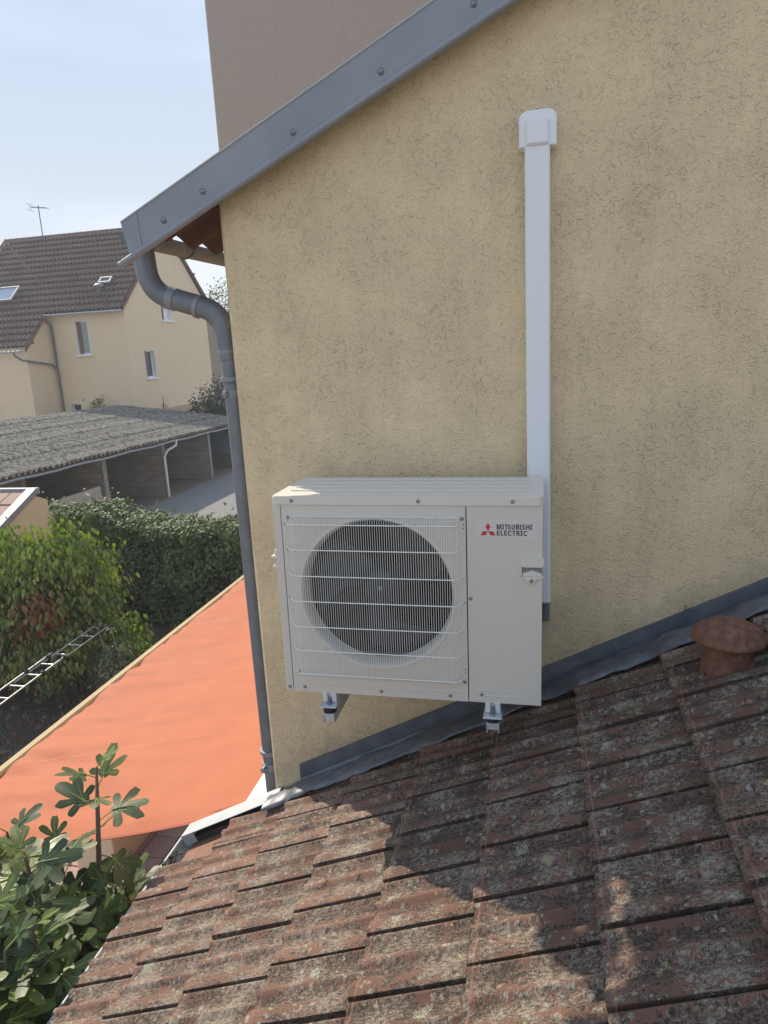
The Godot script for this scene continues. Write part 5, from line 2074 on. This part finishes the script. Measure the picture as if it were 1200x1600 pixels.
func fig_tree() -> void:
	var t := thing("fig_tree", "young fig tree with large lobed leaves at the lower left beside the tile roof", "tree", Vector3(-1.45, GROUND, 0.75))
	var inv := -t.position
	var kinds := []
	for i in 7:
		kinds.append(fig_leaf(100 + i))
	var mats := []
	for c in [[0.065, 0.092, 0.034], [0.085, 0.12, 0.038], [0.12, 0.16, 0.04], [0.055, 0.08, 0.034], [0.145, 0.18, 0.05]]:
		var m := mat(lin(c[0] * 2.5, c[1] * 2.5, c[2] * 2.5), 0.42)
		m.vertex_color_use_as_albedo = true
		m.backlight_enabled = true
		m.backlight = Color(0.5, 0.66, 0.12)
		mats.append(m)
	rng.seed = 52
	var tips := [[-1.02, -0.57, 0.10], [-1.09, -0.69, 0.49], [-1.28, -0.72, 0.36], [-1.16, -0.89, 0.24], [-1.01, -0.83, 0.54], [-1.05, -0.97, 0.38], [-0.98, -1.06, 0.26], [-0.92, -1.05, 0.23], [-0.93, -1.08, 0.15], [-1.02, -0.78, 0.67], [-0.90, -0.79, 0.72], [-0.93, -0.93, 0.54],
		[-0.92, -1.06, 0.40], [-0.86, -1.12, 0.45], [-0.92, -0.79, 0.82], [-0.88, -0.87, 0.76], [-0.90, -1.05, 0.61], [-0.86, -1.12, 0.57], [-0.90, -0.93, 0.86], [-0.88, -1.03, 0.76], [-0.90, -0.92, 0.94], [-0.88, -1.03, 0.85], [-1.21, -0.75, 0.49], [-0.98, -1.12, 0.44], [-0.90, -1.08, 0.87], [-1.11, -0.71, 0.70], [-1.01, -0.80, 0.86], [-0.96, -0.93, 0.96]]
	var trunk := Mb.new()
	trunk.t = Transform3D(Basis.IDENTITY, inv)
	var fork := Vector3(-1.38, -2.9, 0.68)
	trunk.tube([Vector3(-1.45, GROUND, 0.75), Vector3(-1.42, -3.4, 0.72), fork], [0.07, 0.055, 0.045], 8)
	obj("trunk", trunk, M.fig_bark, t)
	for i in tips.size():
		var tip := Vector3(tips[i][0], tips[i][1], tips[i][2])
		var shoot := Mb.new()
		shoot.t = Transform3D(Basis.IDENTITY, inv)
		var midp := fork.lerp(tip, 0.5) + Vector3(rng.randf_range(-0.12, 0.02), 0.1, rng.randf_range(-0.1, 0.1))
		var low := tip + Vector3(rng.randf_range(-0.06, 0.03), -0.45, rng.randf_range(-0.05, 0.05))
		if i == 0:
			low = Vector3(-0.99, -0.96, 0.22)
		var path := [fork, midp, low, tip.lerp(low, 0.35), tip]
		shoot.tube(path, [0.028, 0.02, 0.012, 0.009, 0.005], 7)
		var sh := obj("shoot", shoot, M.fig_bark, t)
		var count := 9 if i == 0 else 9
		for k in count:
			var u := float(k) / count
			var node := tip.lerp(low, u * (1.0 if i == 0 else 0.85))
			var a := k * 2.4 + i * 1.3
			# stalk leans out; young top leaves stand up, older ones lie flat or hang
			var out := Vector3(cos(a), 0, sin(a))
			if node.x + out.x * 0.16 > -0.70:
				out.x = -absf(out.x)
			var rise := lerpf(0.9, 0.15, u) + rng.randf_range(-0.15, 0.15)
			var st := (out + Vector3.UP * rise).normalized() * lerpf(0.05, 0.10, u)
			var base := node + st
			var size := lerpf(0.105, 0.185, minf(1.0, u * 1.6)) * rng.randf_range(0.85, 1.15)
			if i == 0:
				size *= 0.92
			var yax := (out + Vector3.UP * (lerpf(0.9, -0.55, minf(1.0, u * 1.3)) + rng.randf_range(-0.25, 0.25)) + Vector3(rng.randfn(), rng.randfn(), rng.randfn()) * 0.18).normalized()
			var zax := (Vector3.UP * 1.0 + out * lerpf(-0.5, 0.5, u) + Vector3(rng.randfn(), rng.randfn(), rng.randfn()) * 0.3 + Vector3(0.12, 0, 0.15))
			var xax := yax.cross(zax).normalized()
			zax = xax.cross(yax)
			var lf := obj("leaf", kinds[rng.randi() % 7], mats[rng.randi() % 5], t)
			lf.transform = Transform3D(Basis(xax * size, yax * size, zax * size), base + inv)
			var pe := Mb.new()
			pe.t = Transform3D(Basis.IDENTITY, inv)
			pe.tube([node, base + Vector3(0, 0.003, 0), base + yax * size * 0.5 + zax * 0.002], [0.0028, 0.0024, 0.0012], 5)
			obj("leaf_stalk", pe, M.petiole, sh)


func small_things() -> void:
	# low garden wall half under the awning
	var b := Mb.new()
	b.box(Vector3(-0.45, 0, -2.4), Vector3(0.0, 0.62, 0.0), 0.01)
	var w := obj("garden_wall", b, M.cream)
	w.position = Vector3(-3.40, GROUND, -3.0)
	tag(w, "low cream garden wall on the paving, partly hidden by awning and fig leaves", "wall")
	# weeds on and behind the corrugated roof
	var p := thing("yellow_weed", "leafy yellowish weed against the cream house, left above the corrugated roof", "plant", Vector3(-21.4, -2.4, -30.2))
	b = Mb.new()
	b.tube([Vector3(0, 0, 0), Vector3(0.05, 1.0, 0), Vector3(0, 1.8, 0)], [0.03, 0.02, 0.01], 6)
	b.tube([Vector3(0, -1.6, 0), Vector3(0, 0, 0)], 0.03, 6)
	obj("stem", b, M.bark, p)
	crown(p, [[Vector3(0, 1.65, 0), Vector3(0.36, 0.36, 0.3)]], 110, 0.20, [Color(0.20, 0.19, 0.06), Color(0.14, 0.15, 0.05)], 83, "foliage")
	var q := thing("dry_stalk", "thin dry stalk standing against the cream gable below its lower window", "plant", Vector3(-18.9, -2.4, -32.6))
	b = Mb.new()
	b.tube([Vector3(0, -1.6, 0), Vector3(0, 1.0, 0), Vector3(0.05, 1.75, 0)], [0.03, 0.03, 0.012], 6)
	obj("stem", b, M.bark, q)
	crown(q, [[Vector3(0.05, 1.2, 0), Vector3(0.1, 0.3, 0.1)]], 24, 0.12, [Color(0.20, 0.16, 0.08)], 84, "foliage")
	# red geranium on the left window's sill
	var f := thing("flower_pot", "pot of red geraniums on the far house's lowest left window sill", "flower pot", Vector3(-26.45, -0.9, -28.86))
	b = Mb.new()
	b.lathe([Vector2(0.0, 0), Vector2(0.10, 0), Vector2(0.14, 0.22), Vector2(0.12, 0.22), Vector2(0.0, 0.18)], 14)
	obj("pot", b, M.terracotta, f)
	crown(f, [[Vector3(0, 0.38, 0), Vector3(0.22, 0.18, 0.16)]], 80, 0.10, [Color(0.30, 0.035, 0.03), Color(0.05, 0.08, 0.03), Color(0.26, 0.04, 0.03)], 85, "foliage")
